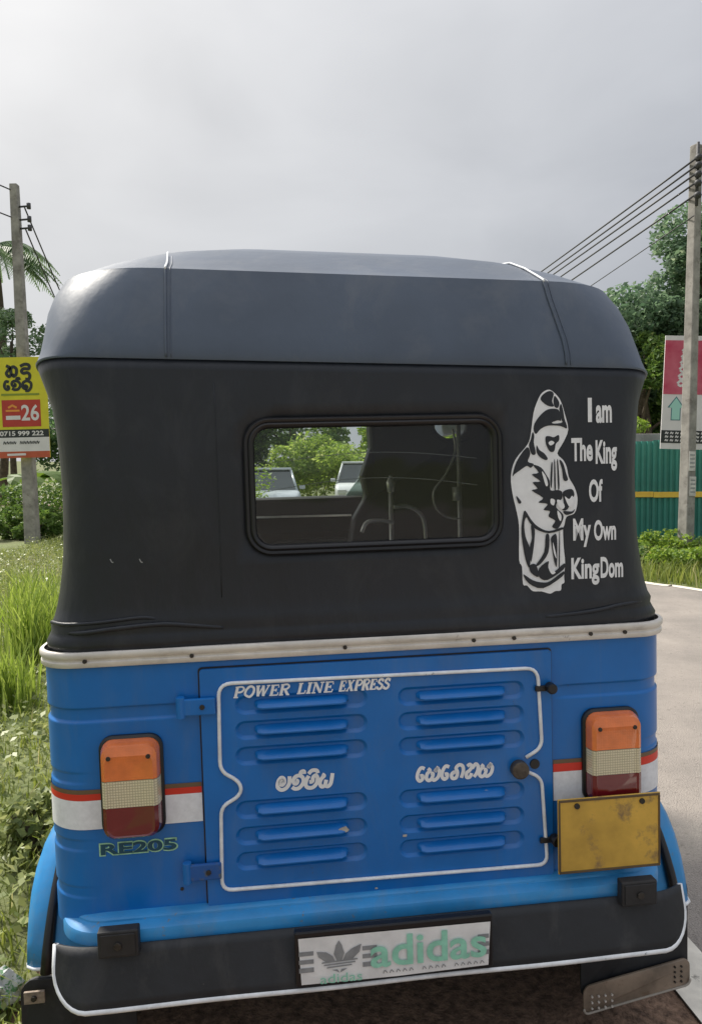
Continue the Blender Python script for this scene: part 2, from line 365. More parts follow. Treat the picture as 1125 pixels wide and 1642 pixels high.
# painted bands round each corner
def band(name, z0, z1, side, m, lift):
    pth = upath(BW+lift, -lift, BR+lift, 1.0, ns=14, nc=14, nr=60)
    pth = [p for p in pth if p[0]*side > .385 and p[1] < .75]
    e_ = (side*(.3535 if side < 0 else .3725), -lift); pth = pth+[e_] if side < 0 else [e_]+pth
    V = [(x, y, z0) for x, y in pth]+[(x, y, z1) for x, y in pth]; k = len(pth)
    return mk(name, V, [(i, i+1, k+i+1, k+i) for i in range(k-1)], m, body, True)
for sd, (a, b, c, d) in ((-1, (.633, .691, .704, .713)), (1, (.616, .6775, .695, .704))):
    band('white_band', a, b, sd, m_whiteband, .0016); band('red_band', b+.0002, c, sd, m_red, .0016); band('brown_band', c+.0002, d, sd, m_brown, .0016)
# seams where the corner pieces meet the middle
# door with twelve pressed louvres
YD = -.009
def stadium(a, b, n=8):
    return arc(a-b, 0, b, -math.pi/2, math.pi/2, n)+arc(-(a-b), 0, b, math.pi/2, 1.5*math.pi, n)
def rrect(x0, x1, z0, z1, r, n=5):
    return arc(x1-r, z0+r, r, -math.pi/2, 0, n)+arc(x1-r, z1-r, r, 0, math.pi/2, n)+arc(x0+r, z1-r, r, math.pi/2, math.pi, n)+arc(x0+r, z0+r, r, math.pi, 1.5*math.pi, n)
LV = []
for z in (.864, .813, .761, .6515, .598, .5465):
    LV.append((-.150-(.864-z)*.026, z)); LV.append((.177-(.864-z)*.013, z-.003))
cu = bpy.data.curves.new('door', 'CURVE'); cu.dimensions = '2D'; cu.fill_mode = 'BOTH'
def addspline(pts):
    s = cu.splines.new('POLY'); s.points.add(len(pts)-1); s.use_cyclic_u = True
    for p, q in zip(s.points, pts): p.co = (q[0], q[1], 0, 1)
DOOR = rrect(-.349, .368, .461, .940, .006)
addspline(DOOR)
for x, z in LV: addspline([(x+a, z+b) for a, b in stadium(.133, .0195)])
ob = bpy.data.objects.new('d', cu); COL.objects.link(ob); bpy.context.view_layer.update()
me = bpy.data.meshes.new_from_object(ob.evaluated_get(bpy.context.evaluated_depsgraph_get())); bpy.data.objects.remove(ob)
V = [(v.co.x, YD, v.co.y) for v in me.vertices]; Fc = [tuple(p.vertices) for p in me.polygons]
b = len(V); k = len(DOOR)
V += [(x, YD, z) for x, z in DOOR]+[(x, .001, z) for x, z in DOOR]
Fc += [(b+i, b+(i+1) % k, b+k+(i+1) % k, b+k+i) for i in range(k)]
door = mk('engine_door', V, Fc, m_blue, T); door['label'] = 'blue engine door with louvres and white rope piping'
DOOR_GAP = rrect(-.3525, .3715, .457, .9435, .008)
mk('door_gap_shade', [(x, -.0015, z) for x, z in DOOR_GAP]+[(x, -.0015, z) for x, z in rrect(-.340, .360, .470, .930, .006)], [(i, (i+1) % k, k+(i+1) % k, k+i) for i in range(k)], m_rubs, door)  # dark ring put in for the shade in the gap round the door
# louvre mesh, shared
o1, o2, o3, o4 = (stadium(.1335, .020), stadium(.131, .0175), stadium(.128, .0145), stadium(.126, .0125))
V = []; ns = len(o1)
for r_, y in ((o1, .0003), (o2, .0016), (o3, .0062), (o4, .0075)): V += [(a, YD+y, b_) for a, b_ in r_]
Fc = []
for j in range(3): Fc += [(j*ns+i, j*ns+(i+1) % ns, (j+1)*ns+(i+1) % ns, (j+1)*ns+i) for i in range(ns)]
Fc.append(tuple(3*ns+i for i in range(ns)))
b = len(V); prof = [(.0085, .0072), (.0055, -.001), (.001, -.008), (-.0035, -.0135), (-.0062, -.0130), (-.0085, .0072)]
xsn = [-.094, -.088, -.078, 0, .078, .088, .094]; tap = [.0, .72, 1, 1, 1, .72, .0]
for x, t_ in zip(xsn, tap):
    for z, y in prof: V.append((x, YD+.0072+(y-.0072)*t_, z*(.55+.45*t_)))
q = len(prof)
for i in range(len(xsn)-1):
    for j in range(q-1): Fc.append((b+i*q+j, b+(i+1)*q+j, b+(i+1)*q+j+1, b+i*q+j+1))
lme = bpy.data.meshes.new('louvre'); lme.from_pydata(V, [], Fc); lme.materials.append(m_blue)
for p in lme.polygons: p.use_smooth = True
lme.set_sharp_from_angle(angle=R(32))
for x, z in LV:
    lo = bpy.data.objects.new('louvre', lme); lo.location = (x, 0, z); lo.rotation_euler = (0, R(random.uniform(-.25, .25)), 0); link(lo, door)
# chipped paint spots
m_chip = mat('bare_chip', (.42, .40, .36), .6, var=.3, vscale=80)
for x, z, s in ((-.073, .599, .012), (.052, .572, .006), (.225, .652, .006), (-.010, .467, .004)):
    pr = Print(); pr.poly([(x+s*math.cos(t)*random.uniform(.6, 1.1), z+s*.6*math.sin(t)*random.uniform(.6, 1.1)) for t in np.linspace(0, 6.0, 11)])
    pr.build('paint_chip', m_chip, door, lambda x, z: YD-.0075 if s > .01 else YD, .0012)
# rope piping
def rounded(pts, rad, n=5):     # polyline with filleted corners
    o = [Vector(pts[0])]
    for k in range(1, len(pts)-1):
        a, b_, c = Vector(pts[k-1]), Vector(pts[k]), Vector(pts[k+1]); r_ = rad[k-1]
        p0 = b_+(a-b_).normalized()*min(r_, (a-b_).length*.49); p1 = b_+(c-b_).normalized()*min(r_, (c-b_).length*.49)
        for q in range(n+1): t_ = q/n; o.append(p0*(1-t_)**2+b_*2*t_*(1-t_)+p1*t_*t_)
    o.append(Vector(pts[-1])); return o
rp_ = [(.3075, .690), (.343, .672), (.3535, .4855), (-.3205, .4925), (-.3165, .664), (-.283, .680), (-.274, .697), (-.283, .716), (-.3155, .735), (-.3125, .911), (.3375, .905), (.345, .737), (.310, .718)]
tube('rope_piping', rounded([(x, YD-.003, z) for x, z in rp_], [.018, .022, .022, .02, .018, .016, .018, .02, .026, .026, .02]), .0038, m_pipe, door, 7)
disc('lock_knob', (.2945, YD-.008, .6955), .0185, .02, m_lock, door, bevel=.003, seg=20)
disc('lock_hole', (.3295, YD-.001, .702), .0105, .004, m_rubs, door)
# hinges, latches
for z, rust in ((.869, 0), (.536, 1)):
    h = box('hinge', (-.353, -.0155, z), (.066, .008, .034), m_blue if not rust else mat('hinge_paint', (.012, .10, .36), .5, var=.2, wear=((.10, .13, .16), 45, .55, .08)), door, .003)
    bm = bmesh.new(); bmesh.ops.create_cone(bm, cap_ends=True, segments=12, radius1=.009, radius2=.009, depth=.042)
    bmesh.ops.transform(bm, matrix=Matrix.Translation((-.387, -.014, z)), verts=bm.verts[:])
    bmobj('hinge_barrel', bm, m_blue, h, bevel=.001)
    disc('bolt', (-.345, -.021, z), .005, .004, m_screw, h)
for x, z in ((.362, .864), (.368, .541)):
    l_ = disc('latch', (x, -.022, z), .011, .022, m_rubs, door, bevel=.003)
    box('latch_strap', (x-.016, -.014, z-.002), (.03, .006, .012), m_rubs, l_, .002)
# lettering on door and body
dsurf = lambda x, z: YD
SER = {'P': (.78, [([(.2, 0), (.2, 1)], 1), ([(.2, .95), (.55, .97), (.74, .75), (.55, .5), (.2, .5)], 2), ([(.05, .04), (.4, .04)], 0), ([(.05, .96), (.3, .96)], 0)]),
 'O': (.86, [([(.43, .05), (.15, .25), (.13, .6), (.32, .93), (.55, .95), (.75, .72), (.75, .35), (.6, .08)], 3)]),
 'W': (1.15, [([(.15, 1), (.32, .02)], 1), ([(.32, .05), (.56, .95)], 0), ([(.56, 1), (.74, .02)], 1), ([(.74, .05), (1.0, .95)], 0), ([(.02, .96), (.33, .96)], 0), ([(.85, .96), (1.12, .96)], 0)]),
 'E': (.76, [([(.2, 0), (.2, 1)], 1), ([(.05, .05), (.68, .05), (.70, .28)], 0), ([(.05, .95), (.64, .95), (.66, .72)], 0), ([(.2, .51), (.5, .51)], 0), ([(.5, .38), (.5, .64)], 0)]),
 'R': (.86, [([(.2, 0), (.2, 1)], 1), ([(.2, .95), (.55, .97), (.72, .77), (.55, .55), (.2, .55)], 2), ([(.42, .55), (.72, .03)], 1), ([(.05, .04), (.38, .04)], 0), ([(.6, .04), (.86, .04)], 0), ([(.05, .96), (.3, .96)], 0)]),
 'L': (.72, [([(.2, 0), (.2, 1)], 1), ([(.05, .05), (.62, .05), (.66, .32)], 0), ([(.05, .96), (.38, .96)], 0)]),
 'I': (.42, [([(.2, 0), (.2, 1)], 1), ([(.03, .04), (.38, .04)], 0), ([(.03, .96), (.38, .96)], 0)]),
 'N': (.92, [([(.17, 0), (.17, .95)], 0), ([(.17, .98), (.7, .03)], 1), ([(.72, 0), (.72, 1)], 0), ([(.03, .04), (.34, .04)], 0), ([(.02, .96), (.24, .96)], 0), ([(.56, .96), (.88, .96)], 0)]),
 'X': (.9, [([(.2, .98), (.68, .02)], 1), ([(.66, .96), (.18, .04)], 0), ([(.04, .04), (.32, .04)], 0), ([(.54, .04), (.84, .04)], 0), ([(.06, .96), (.34, .96)], 0), ([(.54, .96), (.8, .96)], 0)]),
 'S': (.72, [([(.6, .78), (.42, .95), (.2, .86), (.18, .66), (.4, .52), (.6, .36), (.54, .12), (.3, .04), (.1, .2)], 3), ([(.6, .98), (.6, .7)], 0), ([(.1, .02), (.1, .3)], 0)])}
def serif(pr, txt, x0, x1, z0, z1, sh=.26):
    W_ = sum(SER[c][0] if c != ' ' else .38 for c in txt); s = (x1-x0)/W_; h = z1-z0; x = 0
    for c in txt:
        if c == ' ': x += .38; continue
        wd, st = SER[c]
        for pts, kd in st:
            P_ = [(x0+s*(x+a)+sh*(b_-.5)*h, z0+b_*h) for a, b_ in pts]
            pr.stroke(P_, (h*.12, h*.25, h*.17, h*.21)[kd], smooth=kd >= 2, closed=(c == 'O'))
        x += wd
for wd_, a, b_ in (('POWER', -.283, -.172), ('LINE', -.158, -.085), ('EXPRESS', -.074, .029)):
    pr = Print(); serif(pr, wd_, a, b_, .8805, .9025); pr.build('lettering', m_white, door, dsurf)
# sinhala letter shapes as strokes in a unit box
SIN = {
 'ma': (1.0, [[(.44, .52), (.36, .68), (.22, .62), (.24, .42), (.42, .36), (.54, .54), (.44, .80), (.22, .88), (.05, .62), (.08, .22), (.38, .0), (.72, .08), (.92, .42), (.86, .95)]]),
 'va': (.95, [[(.30, .62), (.44, .56), (.40, .38), (.22, .40), (.10, .62), (.22, .88), (.52, .95), (.82, .76), (.90, .40), (.68, .06), (.35, .0), (.10, .14)], [(.58, .98), (.60, 1.20), (.80, 1.24), (.86, 1.04)]]),
 'pi': (1.0, [[(.20, .88), (.07, .55), (.10, .18), (.36, .0), (.70, .03), (.92, .30), (.92, .66), (.74, .88), (.56, .74), (.56, .46), (.32, .42)], [(.16, 1.02), (.38, 1.25), (.74, 1.23), (.88, 1.02)]]),
 'ya': (.98, [[(.12, .92), (.30, .80), (.13, .60), (.07, .28), (.25, .02), (.48, .10), (.52, .50)], [(.50, .12), (.72, .0), (.93, .24), (.93, .95)]]),
 'se': (.55, [[(.48, .84), (.22, .92), (.06, .64), (.06, .26), (.26, .02), (.44, .12), (.42, .36), (.24, .36)]]),
 'sa': (1.0, [[(.06, .84), (.24, .68), (.08, .48), (.08, .16), (.28, .0), (.46, .14), (.50, .44), (.32, .50)], [(.46, .14), (.66, .0), (.90, .2), (.92, .60), (.70, .78), (.60, .60), (.80, .92)]]),
 'na': (.95, [[(.36, .34), (.24, .46), (.10, .30), (.20, .04), (.46, .06), (.50, .40), (.34, .74), (.52, .94), (.78, .84), (.90, .5), (.84, .02)]]),
 'ha': (.9, [[(.08, .80), (.24, .92), (.40, .74), (.30, .5), (.12, .34), (.18, .04), (.40, .04), (.48, .30)], [(.46, .62), (.66, .92), (.88, .70), (.86, .30), (.70, .02)]]),
 'ka': (1.1, [[(.08, .9), (.4, .72), (.22, .5), (.08, .26), (.28, .02), (.48, .2), (.48, .62), (.70, .80), (.96, .60), (.92, .2), (.70, .04), (.58, .24)]]),
 'du': (.95, [[(.1, .82), (.5, .98), (.86, .9), (.84, .62), (.4, .62), (.2, .44), (.36, .26), (.7, .3), (.9, .12), (.82, -.2), (.5, -.22)]]),
 'la': (.95, [[(.2, .3), (.36, .42), (.5, .26), (.3, .06), (.08, .3), (.16, .76), (.52, .92), (.86, .7), (.86, .24), (.62, -.12), (.3, -.14)]])}
def sinhala(pr, seq, x0, x1, z0, z1, wd, sh=.2):
    W_ = sum(SIN[c][0]+.1 for c in seq)-.1; s = (x1-x0)/W_; h = z1-z0; x = 0
    for c in seq:
        for st in SIN[c][1]:
            pr.stroke([(x0+s*(x+a)+sh*(b_-.5)*h, z0+b_*h) for a, b_ in st], wd, n=6)
        x += SIN[c][0]+.1
pr = Print(); sinhala(pr, ['ma', 'va', 'pi', 'ya'], -.204, -.094, .688, .716, .0078); pr.build('lettering', m_white, door, dsurf)
pr = Print(); sinhala(pr, ['se', 'sa', 'se', 'na', 'ha', 'sa'], .080, .240, .684, .714, .0074); pr.build('lettering', m_white, door, dsurf)
pr = Print(); pr.text('RE205', -.5565, -.404, .577, .6045, offset=.055); pr.build('model_lettering', m_decalg, body, bodysurf, .0012)
pr = Print(); pr.text('RE205', -.5535, -.407, .5797, .6018, offset=.030); pr.build('model_lettering', m_decald, body, bodysurf, .0019)
disc('rivet', (-.400, -.001, .497), .0035, .003, m_screw, body)

# tail lamps
def lamp(cx, zb, zt, wd):
    E_ = empty('tail_lamp'); E_.parent = T; E_.location = (cx, 0, (zb+zt)/2)
    h = zt-zb
    def ring(w_, h_, y, r, dz=0): return [(x, y, z+dz) for x, z in rrect(-w_/2, w_/2, -h_/2, h_/2, r, 6)]
    g = loft('gasket', [ring(wd+.006, h+.006, .012, .026), ring(wd+.006, h+.006, -.008, .026), ring(wd-.004, h-.004, -.012, .022)], m_rubs, E_, closed=True); sharpen(g)
    rings = [ring(wd-.003, h-.003, -.004, .023), ring(wd-.006, h-.006, -.022, .023), ring(wd-.012, h-.014, -.034, .021, -.002), ring(wd-.026, h-.036, -.0395, .017, -.009), ring(wd-.034, h-.046, -.0375, .015, -.012)]
    tmp = loft('tmp', rings, None, None, closed=True); nn = len(rings[0])
    bm = bmesh.new(); bm.from_mesh(tmp.data); bm.verts.ensure_lookup_table(); bm.faces.new([bm.verts[4*nn+i] for i in range(nn)])
    bpy.data.objects.remove(tmp)
    c1, c2 = h/2-h*.385, h/2-h*.655
    for nm, lo_, hi_, m in (('amber_lens', c1, 9, m_amber), ('clear_lens', c2, c1-.0006, m_clear), ('red_lens', -9, c2-.0006, m_redl)):
        b2 = bm.copy()
        if lo_ > -9: bmesh.ops.bisect_plane(b2, geom=b2.verts[:]+b2.edges[:]+b2.faces[:], plane_co=(0, 0, lo_), plane_no=(0, 0, 1), clear_inner=True)
        if hi_ < 9: bmesh.ops.bisect_plane(b2, geom=b2.verts[:]+b2.edges[:]+b2.faces[:], plane_co=(0, 0, hi_), plane_no=(0, 0, 1), clear_outer=True)
        L_ = bmobj(nm, b2, m, E_, True); sharpen(L_, 28)
        if nm == 'amber_lens':
            for sx in (-1, 1): disc('screw', (sx*wd*.32, -.038, h/2-.030), .0045, .006, m_screw, L_, seg=12)
    bm.free(); return E_
lamp(-.486, .621, .816, .116); lamp(.497, .612, .806, .118)
# aluminium belt trim
prof = [(.002, .9555), (.0065, .9560), (.0085, .9585), (.0085, .9655), (.0060, .9680), (.0060, .9705), (.0085, .9730), (.0105, .9755), (.0105, .9840), (.0085, .9865), (.002, .9870)]
def sweep(name, prof, w, r, yf, m, parent, smooth=True, ang=40, **kw):
    rings = [[(x, y, z) for x, y in upath(w+d, -d, r+d, yf, **kw)] for d, z in prof]
    return sharpen(loft(name, rings, m, parent, smooth), ang)
trim = sweep('belt_trim', prof, .658, .075, 1.05, m_alu, T)
for x in (-.565, -.362, -.06, .205, .29, .455, .53): disc('screw', (x, -.0075, .9690), .0042, .006, m_screw, trim, seg=10)

# hood: rear and side curtain with window opening
WX0, WX1, WZ0, WZ1 = -.227, .251, 1.181, 1.409
HX0, HX1, HZ0, HZ1 = WX0-.006, WX1+.006, WZ0-.006, WZ1+.006
xs = [(-1+(HX0/.53+1)*k/8, 1) for k in range(1, 8)]+[(HX0+(HX1-HX0)*k/10, 0) for k in range(11)]+[(HX1/.53+(1-HX1/.53)*k/8, 1) for k in range(1, 8)]
lev = [(.985, .650, -.002, .085), (1.000, .652, -.004, .085), (1.012, .646, -.001, .085), (1.020, .643, .001, .085), (1.032, .643, -.002, .085), (1.045, .637, .002, .085), (1.07, .630, .003, .085), (1.10, .624, .004, .085), (1.14, .618, .004, .085),
       (HZ0, .614, .004, .085), (1.24, .611, .004, .085), (1.30, .610, .004, .085), (1.36, .612, .004, .085), (HZ1, .616, .004, .085), (1.46, .620, .004, .087), (1.49, .626, .004, .092), (1.515, .633, .004, .098), (1.535, .6395, .004, .102)]
def wob(x, z): return .0022*math.sin(x*9+z*4)*sm(1.06, .99, z)+.003*math.sin(x*23+1.3)*sm(1.05, 1.0, z)*sm(.3, .6, abs(x))
def hoodrim(x, y, z): k = sm(1.43, 1.53, z); return (x-(.010-.014*sm(.3, .6, x))*k*sm(.3, .5, abs(x)), z-(.020*x/.65+.022*sm(.0, .16, y))*k)
rings = []
for z, w_, yr, r_ in lev:
    rings.append([(hoodrim(x, y, z)[0], y+(wob(x, z) if y < .05 else 0), hoodrim(x, y, z)[1]) for x, y in upath(w_, yr, r_, .62, xs=xs)])
n0 = 8+11-1; iz0 = [i for i, l in enumerate(lev) if l[0] == HZ0][0]; iz1 = [i for i, l in enumerate(lev) if l[0] == HZ1][0]
# index of HX0 in ring: ns(8)+nc+1(11)+7
ix0 = 8+11+7; ix1 = ix0+10
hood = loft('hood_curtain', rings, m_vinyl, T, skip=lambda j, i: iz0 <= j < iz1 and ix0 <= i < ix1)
md = hood.modifiers.new('thick', 'SOLIDIFY'); md.thickness = .003; md.offset = 1
def hoodsurf(x, z):
    w_ = float(np.interp(z, [l[0] for l in lev], [l[1] for l in lev])); a = w_-.085-(.009 if x > 0 else 0); ax = abs(x)
    return .004 if ax < a else .004+.085-math.sqrt(max(0, .085**2-(ax-a)**2))
hs = lambda x, z: hoodsurf(x, z)-.003
# welded seam lines and folds on the curtain
tube('hood_seam', [(-.300+.0*k, hs(0, 0)+.0002, 1.50-.042*k) for k in range(11)], .0013, m_vinyl, hood, 6)
tube('hood_fold', catmull([(-.62, .03, 1.022), (-.57, -.004, 1.024), (-.5, -.006, 1.030), (-.42, -.005, 1.034), (-.36, -.002, 1.028), (-.30, .002, 1.02)], 6), [.005]*31, m_vinyl, hood, 8)
tube('hood_fold', catmull([(-.635, .04, 1.040), (-.60, .006, 1.040), (-.54, -.002, 1.042), (-.46, -.001, 1.048), (-.43, .002, 1.044)], 6), [.004]*25, m_vinyl, hood, 8)
tube('hood_fold', catmull([(.36, .0, 1.008), (.46, -.004, 1.016), (.52, -.003, 1.026), (.565, .004, 1.030), (.596, .030, 1.030)], 6), [.0045]*25, m_vinyl, hood, 8)
# window gasket and pane
def ringframe(name, x0, x1, z0, z1, prof, r, m, parent):
    rings = [[(x, y, z) for x, z in rrect(x0-d, x1+d, z0-d, z1+d, max(.004, r+d), 8)] for d, y in prof]
    return sharpen(loft(name, rings, m, parent, True, closed=True), 50)
win = ringframe('rear_window', WX0, WX1, WZ0, WZ1, [(.001, .008), (.0, -.004), (.003, -.009), (.008, -.0105), (.0105, -.008), (.012, -.0065), (.0135, -.008), (.018, -.0085), (.0215, -.005), (.0225, .004)], .030, m_rubs, T)
pn = rrect(WX0-.002, WX1+.002, WZ0-.002, WZ1+.002, .031, 8)
pane = mk('window_pane', [(x, .001, z) for x, z in pn], [tuple(range(len(pn)))], m_win, win)
m_crease = clearmat('pane_crease', (.8, .83, .83), haze=((.7, .72, .72), .25))
for z, sag in ((1.338, .020), (1.283, .024)):
    tube('pane_crease', [(WX0+.02+(WX1-WX0-.05)*t, .0030, z+sag*math.sin(t*2.9+.1)) for t in np.linspace(0, 1, 24)], .0008, m_crease, pane, 5)
# roof shell
RL = [(1.5345, .632, .006, .095), (1.5345, .642, .000, .10), (1.5350, .6445, -.0015, .105), (1.538, .6455, -.002, .106), (1.545, .642, -.0025, .110), (1.56, .638, -.001, .116), (1.59, .635, .005, .13), (1.64, .635, .019, .160), (1.68, .631, .031, .19), (1.714, .621, .043, .220),
      (1.7185, .619, .0445, .222), (1.7215, .616, .051, .224), (1.737, .603, .082, .23), (1.768, .574, .140, .24), (1.802, .520, .205, .25), (1.833, .434, .290, .24), (1.853, .295, .40, .18), (1.861, .13, .50, .08), (1.863, .012, .56, .008)]
def sag(z, y): return .022*sm(.0, .16, y)*sm(1.62, 1.53, z)
rings = [[(x, y, z-.020*x/.65-.028*sm(.2, 1.9, y)-sag(z, y)) for x, y in [(u_-.010+.014*sm(.3, .6, u_), v_) for u_, v_ in upath(w_, yr, r_, 2.05, ns=10, nc=12, nr=28)]] for z, w_, yr, r_ in RL]
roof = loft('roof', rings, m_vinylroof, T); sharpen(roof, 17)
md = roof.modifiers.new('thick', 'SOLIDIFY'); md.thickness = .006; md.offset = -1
def rooftrace(xfun, lift=.003):
    o = []
    for z, w_, yr, r_ in RL[3:17]:
        x = xfun(z); a = w_-r_
        ax = abs(x)
        y = yr if ax < a else yr+r_-math.sqrt(max(0, r_*r_-min(r_, ax-a)**2))
        o.append((x, y-lift*.5, z-.020*x/.65+lift*.4))
    return o
m_seam = mat('seam_piping', (.20, .20, .21), .4, var=.2)
tube('roof_seam', rooftrace(lambda z: -.388-.022*sm(1.73, 1.84, z)), .0024, m_vinylroof, roof, 6)
tube('roof_seam', rooftrace(lambda z: .410-.028*sm(1.55, 1.72, z)-.012*sm(1.72, 1.84, z)), .0024, m_vinylroof, roof, 6)
tube('roof_seam', rooftrace(lambda z: -.379-.022*sm(1.73, 1.84, z), .001), .0012, m_vinylroof, roof, 6)
tube('roof_seam', rooftrace(lambda z: .420-.028*sm(1.55, 1.72, z)-.012*sm(1.72, 1.84, z), .001), .0012, m_vinylroof, roof, 6)
for sd, xf in ((-1, lambda z: -.388-.022*sm(1.73, 1.84, z)), (1, lambda z: .410-.028*sm(1.55, 1.72, z)-.012*sm(1.72, 1.84, z))):
    tube('seam_tape', rooftrace(xf, .0050)[6:], .0022, m_pipe, roof, 6)
# hooded-man decal and wording on the curtain
FA = ((.0003084, -.000004, .2690606), (-.0000087, -.0002973, 1.5118738))
def fp(pts): return [(FA[0][0]*a+FA[0][1]*b_+FA[0][2], FA[1][0]*a+FA[1][1]*b_+FA[1][2]) for a, b_ in pts]
pr = Print(); pr.poly([(v_.x, v_.y) for v_ in catmull([(*p_, 0) for p_ in fp([(345, 108), (395, 145), (425, 190), (450, 270), (475, 380), (440, 470), (400, 545), (440, 590), (465, 640), (480, 710), (520, 780), (540, 850), (535, 920), (515, 965), (465, 985), (450, 1040), (440, 1075), (445, 1200), (455, 1300), (448, 1400), (450, 1445), (430, 1460), (425, 1500), (385, 1505), (350, 1522), (290, 1505), (230, 1502), (190, 1462), (162, 1452), (155, 1330), (135, 1280), (135, 1050), (115, 930), (90, 820), (80, 700), (110, 590), (190, 490), (215, 420), (235, 270), (265, 180), (295, 130)])], 3, True)])
fig = pr.build('hooded_figure_decal', m_white, hood, hs); fig['label'] = 'white cut-vinyl decal of a hooded figure with folded arms'
pr = Print()
for q in ([(345, 117), (374, 135), (362, 185), (374, 222), (330, 217), (284, 178), (300, 142)], [(382, 150), (412, 195), (402, 232), (378, 222), (372, 180)], [(425, 205), (440, 255), (447, 300), (462, 365), (430, 320), (412, 240)],
  [(242, 340), (285, 280), (335, 243), (395, 240), (415, 262), (425, 318), (400, 318), (360, 333), (380, 340), (430, 333), (448, 312), (466, 372), (420, 357), (340, 354), (285, 377), (252, 412), (236, 388)],
  [(228, 400), (240, 425), (236, 470), (250, 545), (228, 555), (214, 535), (203, 487), (216, 450)], [(318, 432), (345, 427), (375, 434), (408, 418), (410, 455), (388, 480), (376, 530), (345, 530), (320, 480)],
  [(256, 490), (275, 522), (308, 545), (332, 580), (318, 592), (280, 572), (256, 538)], [(188, 504), (212, 548), (195, 602), (235, 618), (215, 645), (188, 632), (150, 656), (105, 688), (90, 700), (118, 602)],
  [(230, 625), (285, 642), (320, 690), (345, 735), (352, 800), (400, 798), (432, 812), (430, 860), (402, 878), (392, 920), (440, 970), (432, 1020), (400, 1068), (362, 1052), (385, 1012), (338, 982), (348, 945), (303, 935), (332, 895), (268, 884), (300, 852), (222, 802), (262, 788), (228, 745), (282, 738), (222, 692), (270, 678)],
  [(356, 620), (366, 620), (360, 780), (350, 740)], [(376, 606), (383, 606), (388, 785), (378, 785)], [(396, 600), (404, 606), (414, 760), (404, 790)], [(412, 590), (438, 612), (458, 680), (472, 728), (442, 730), (430, 655)],
  [(437, 812), (498, 792), (517, 832), (495, 870), (470, 932), (432, 936), (442, 880)], [(440, 945), (500, 948), (520, 930), (508, 958), (460, 972)], [(116, 838), (150, 880), (134, 892), (122, 870)],
  [(176, 940), (215, 1000), (265, 1052), (340, 1083), (430, 1058), (438, 1072), (340, 1098), (248, 1068), (205, 1020), (185, 985), (170, 1030), (178, 1120), (210, 1210), (206, 1335), (178, 1280), (150, 1100), (160, 980)],
  [(216, 1042), (242, 1072), (236, 1180), (216, 1300), (206, 1200), (222, 1130)], [(318, 1112), (342, 1116), (336, 1232), (282, 1312), (248, 1322), (306, 1232)], [(354, 1132), (382, 1104), (394, 1120), (398, 1200), (394, 1332), (376, 1290), (358, 1180)],
  [(412, 1100), (416, 1100), (416, 1310), (408, 1330)], [(206, 1322), (250, 1316), (268, 1402), (215, 1372)], [(272, 1342), (338, 1292), (334, 1338), (372, 1370), (446, 1310), (442, 1352), (330, 1425), (272, 1402)],
  [(162, 1382), (230, 1426), (300, 1442), (350, 1432), (442, 1366), (432, 1402), (300, 1482), (200, 1446)]):
    pr.poly([(v_.x, v_.y) for v_ in catmull([(*p_, 0) for p_ in fp(q)], 3, True)])
pr.build('decal_cutout', m_vinyl, fig, hs, .0021)
for q in ([(335, 472), (355, 458), (376, 470), (364, 486), (346, 490)], [(395, 866), (432, 876), (448, 915), (428, 932), (402, 905)], [(448, 842), (478, 862), (500, 838), (514, 872), (492, 918), (470, 900)], [(352, 858), (380, 868), (372, 905), (350, 890)],
          [(290, 668), (318, 705), (332, 760), (318, 770), (300, 715)], [(340, 1300), (352, 1345), (385, 1372), (360, 1385), (338, 1345)], [(366, 1160), (386, 1235), (390, 1275), (372, 1230)], [(398, 940), (425, 975), (420, 1015), (402, 985)]):
    pr = Print(); pr.poly([(v_.x, v_.y) for v_ in catmull([(*p_, 0) for p_ in fp(q)], 3, True)]); pr.build('decal_highlight', m_white, fig, hs, .0040)
def word(txt, zx0, zx1, zy0, zy1):
    pr = Print(); a, b_ = fp([(zx0, zy1), (zx1, zy0)]); pr.text(txt, a[0], b_[0], a[1], b_[1], offset=.034); pr.build('slogan_word', m_white, hood, hs)
for wd_ in (('I', 612, 638, 160, 328), ('am', 668, 778, 208, 335), ('The', 498, 645, 435, 602), ('King', 668, 815, 448, 668), ('Of', 622, 716, 722, 885), ('My', 512, 635, 995, 1200), ('Own', 658, 812, 1005, 1155), ('King', 500, 695, 1268, 1470), ('Dom', 706, 864, 1265, 1420)): word(*wd_)
# light scratches on the curtain
for x, z in ((-.51, 1.165), (-.455, 1.163)):
    pr = Print(); pr.stroke([(x, z), (x+.003, z-.006), (x+.006, z-.007)], .0022); pr.build('scratch', m_grey, hood, hs)

# step bar, rubber valance, pads
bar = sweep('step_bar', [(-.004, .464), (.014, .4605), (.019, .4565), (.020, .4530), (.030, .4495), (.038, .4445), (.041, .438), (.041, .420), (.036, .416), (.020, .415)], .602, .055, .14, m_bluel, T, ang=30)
# valance: outline in (x, z), curved forward at the ends
def vy(x, z): return -.048-.36*max(0, .424-z)+.9*max(0, abs(x)-.56)**2*4
out_ = [(-.640, .424)]+[(-.640+.065-.065*math.cos(t), .322+.065-.065*math.sin(t)) for t in np.linspace(0, math.pi/2, 9)]+[(-.575+1.15*k/24, .322) for k in range(1, 24)]+[(.575+.065*math.sin(t), .322+.065-.065*math.cos(t)) for t in np.linspace(0, math.pi/2, 9)]+[(.640, .424)]
V = []; Fc = []; top = [(max(-.640, min(.640, x)), .424) for x, z in out_]; k = len(out_); rows = 6
for j in range(rows+1):
    for (x, z), (tx, tz) in zip(out_, top): zz = tz+(z-tz)*j/rows; V.append((x, vy(x, zz)+.0015*math.sin(x*14)*j/rows, zz))
for j in range(rows): Fc += [(j*k+i, j*k+i+1, (j+1)*k+i+1, (j+1)*k+i) for i in range(k-1)]
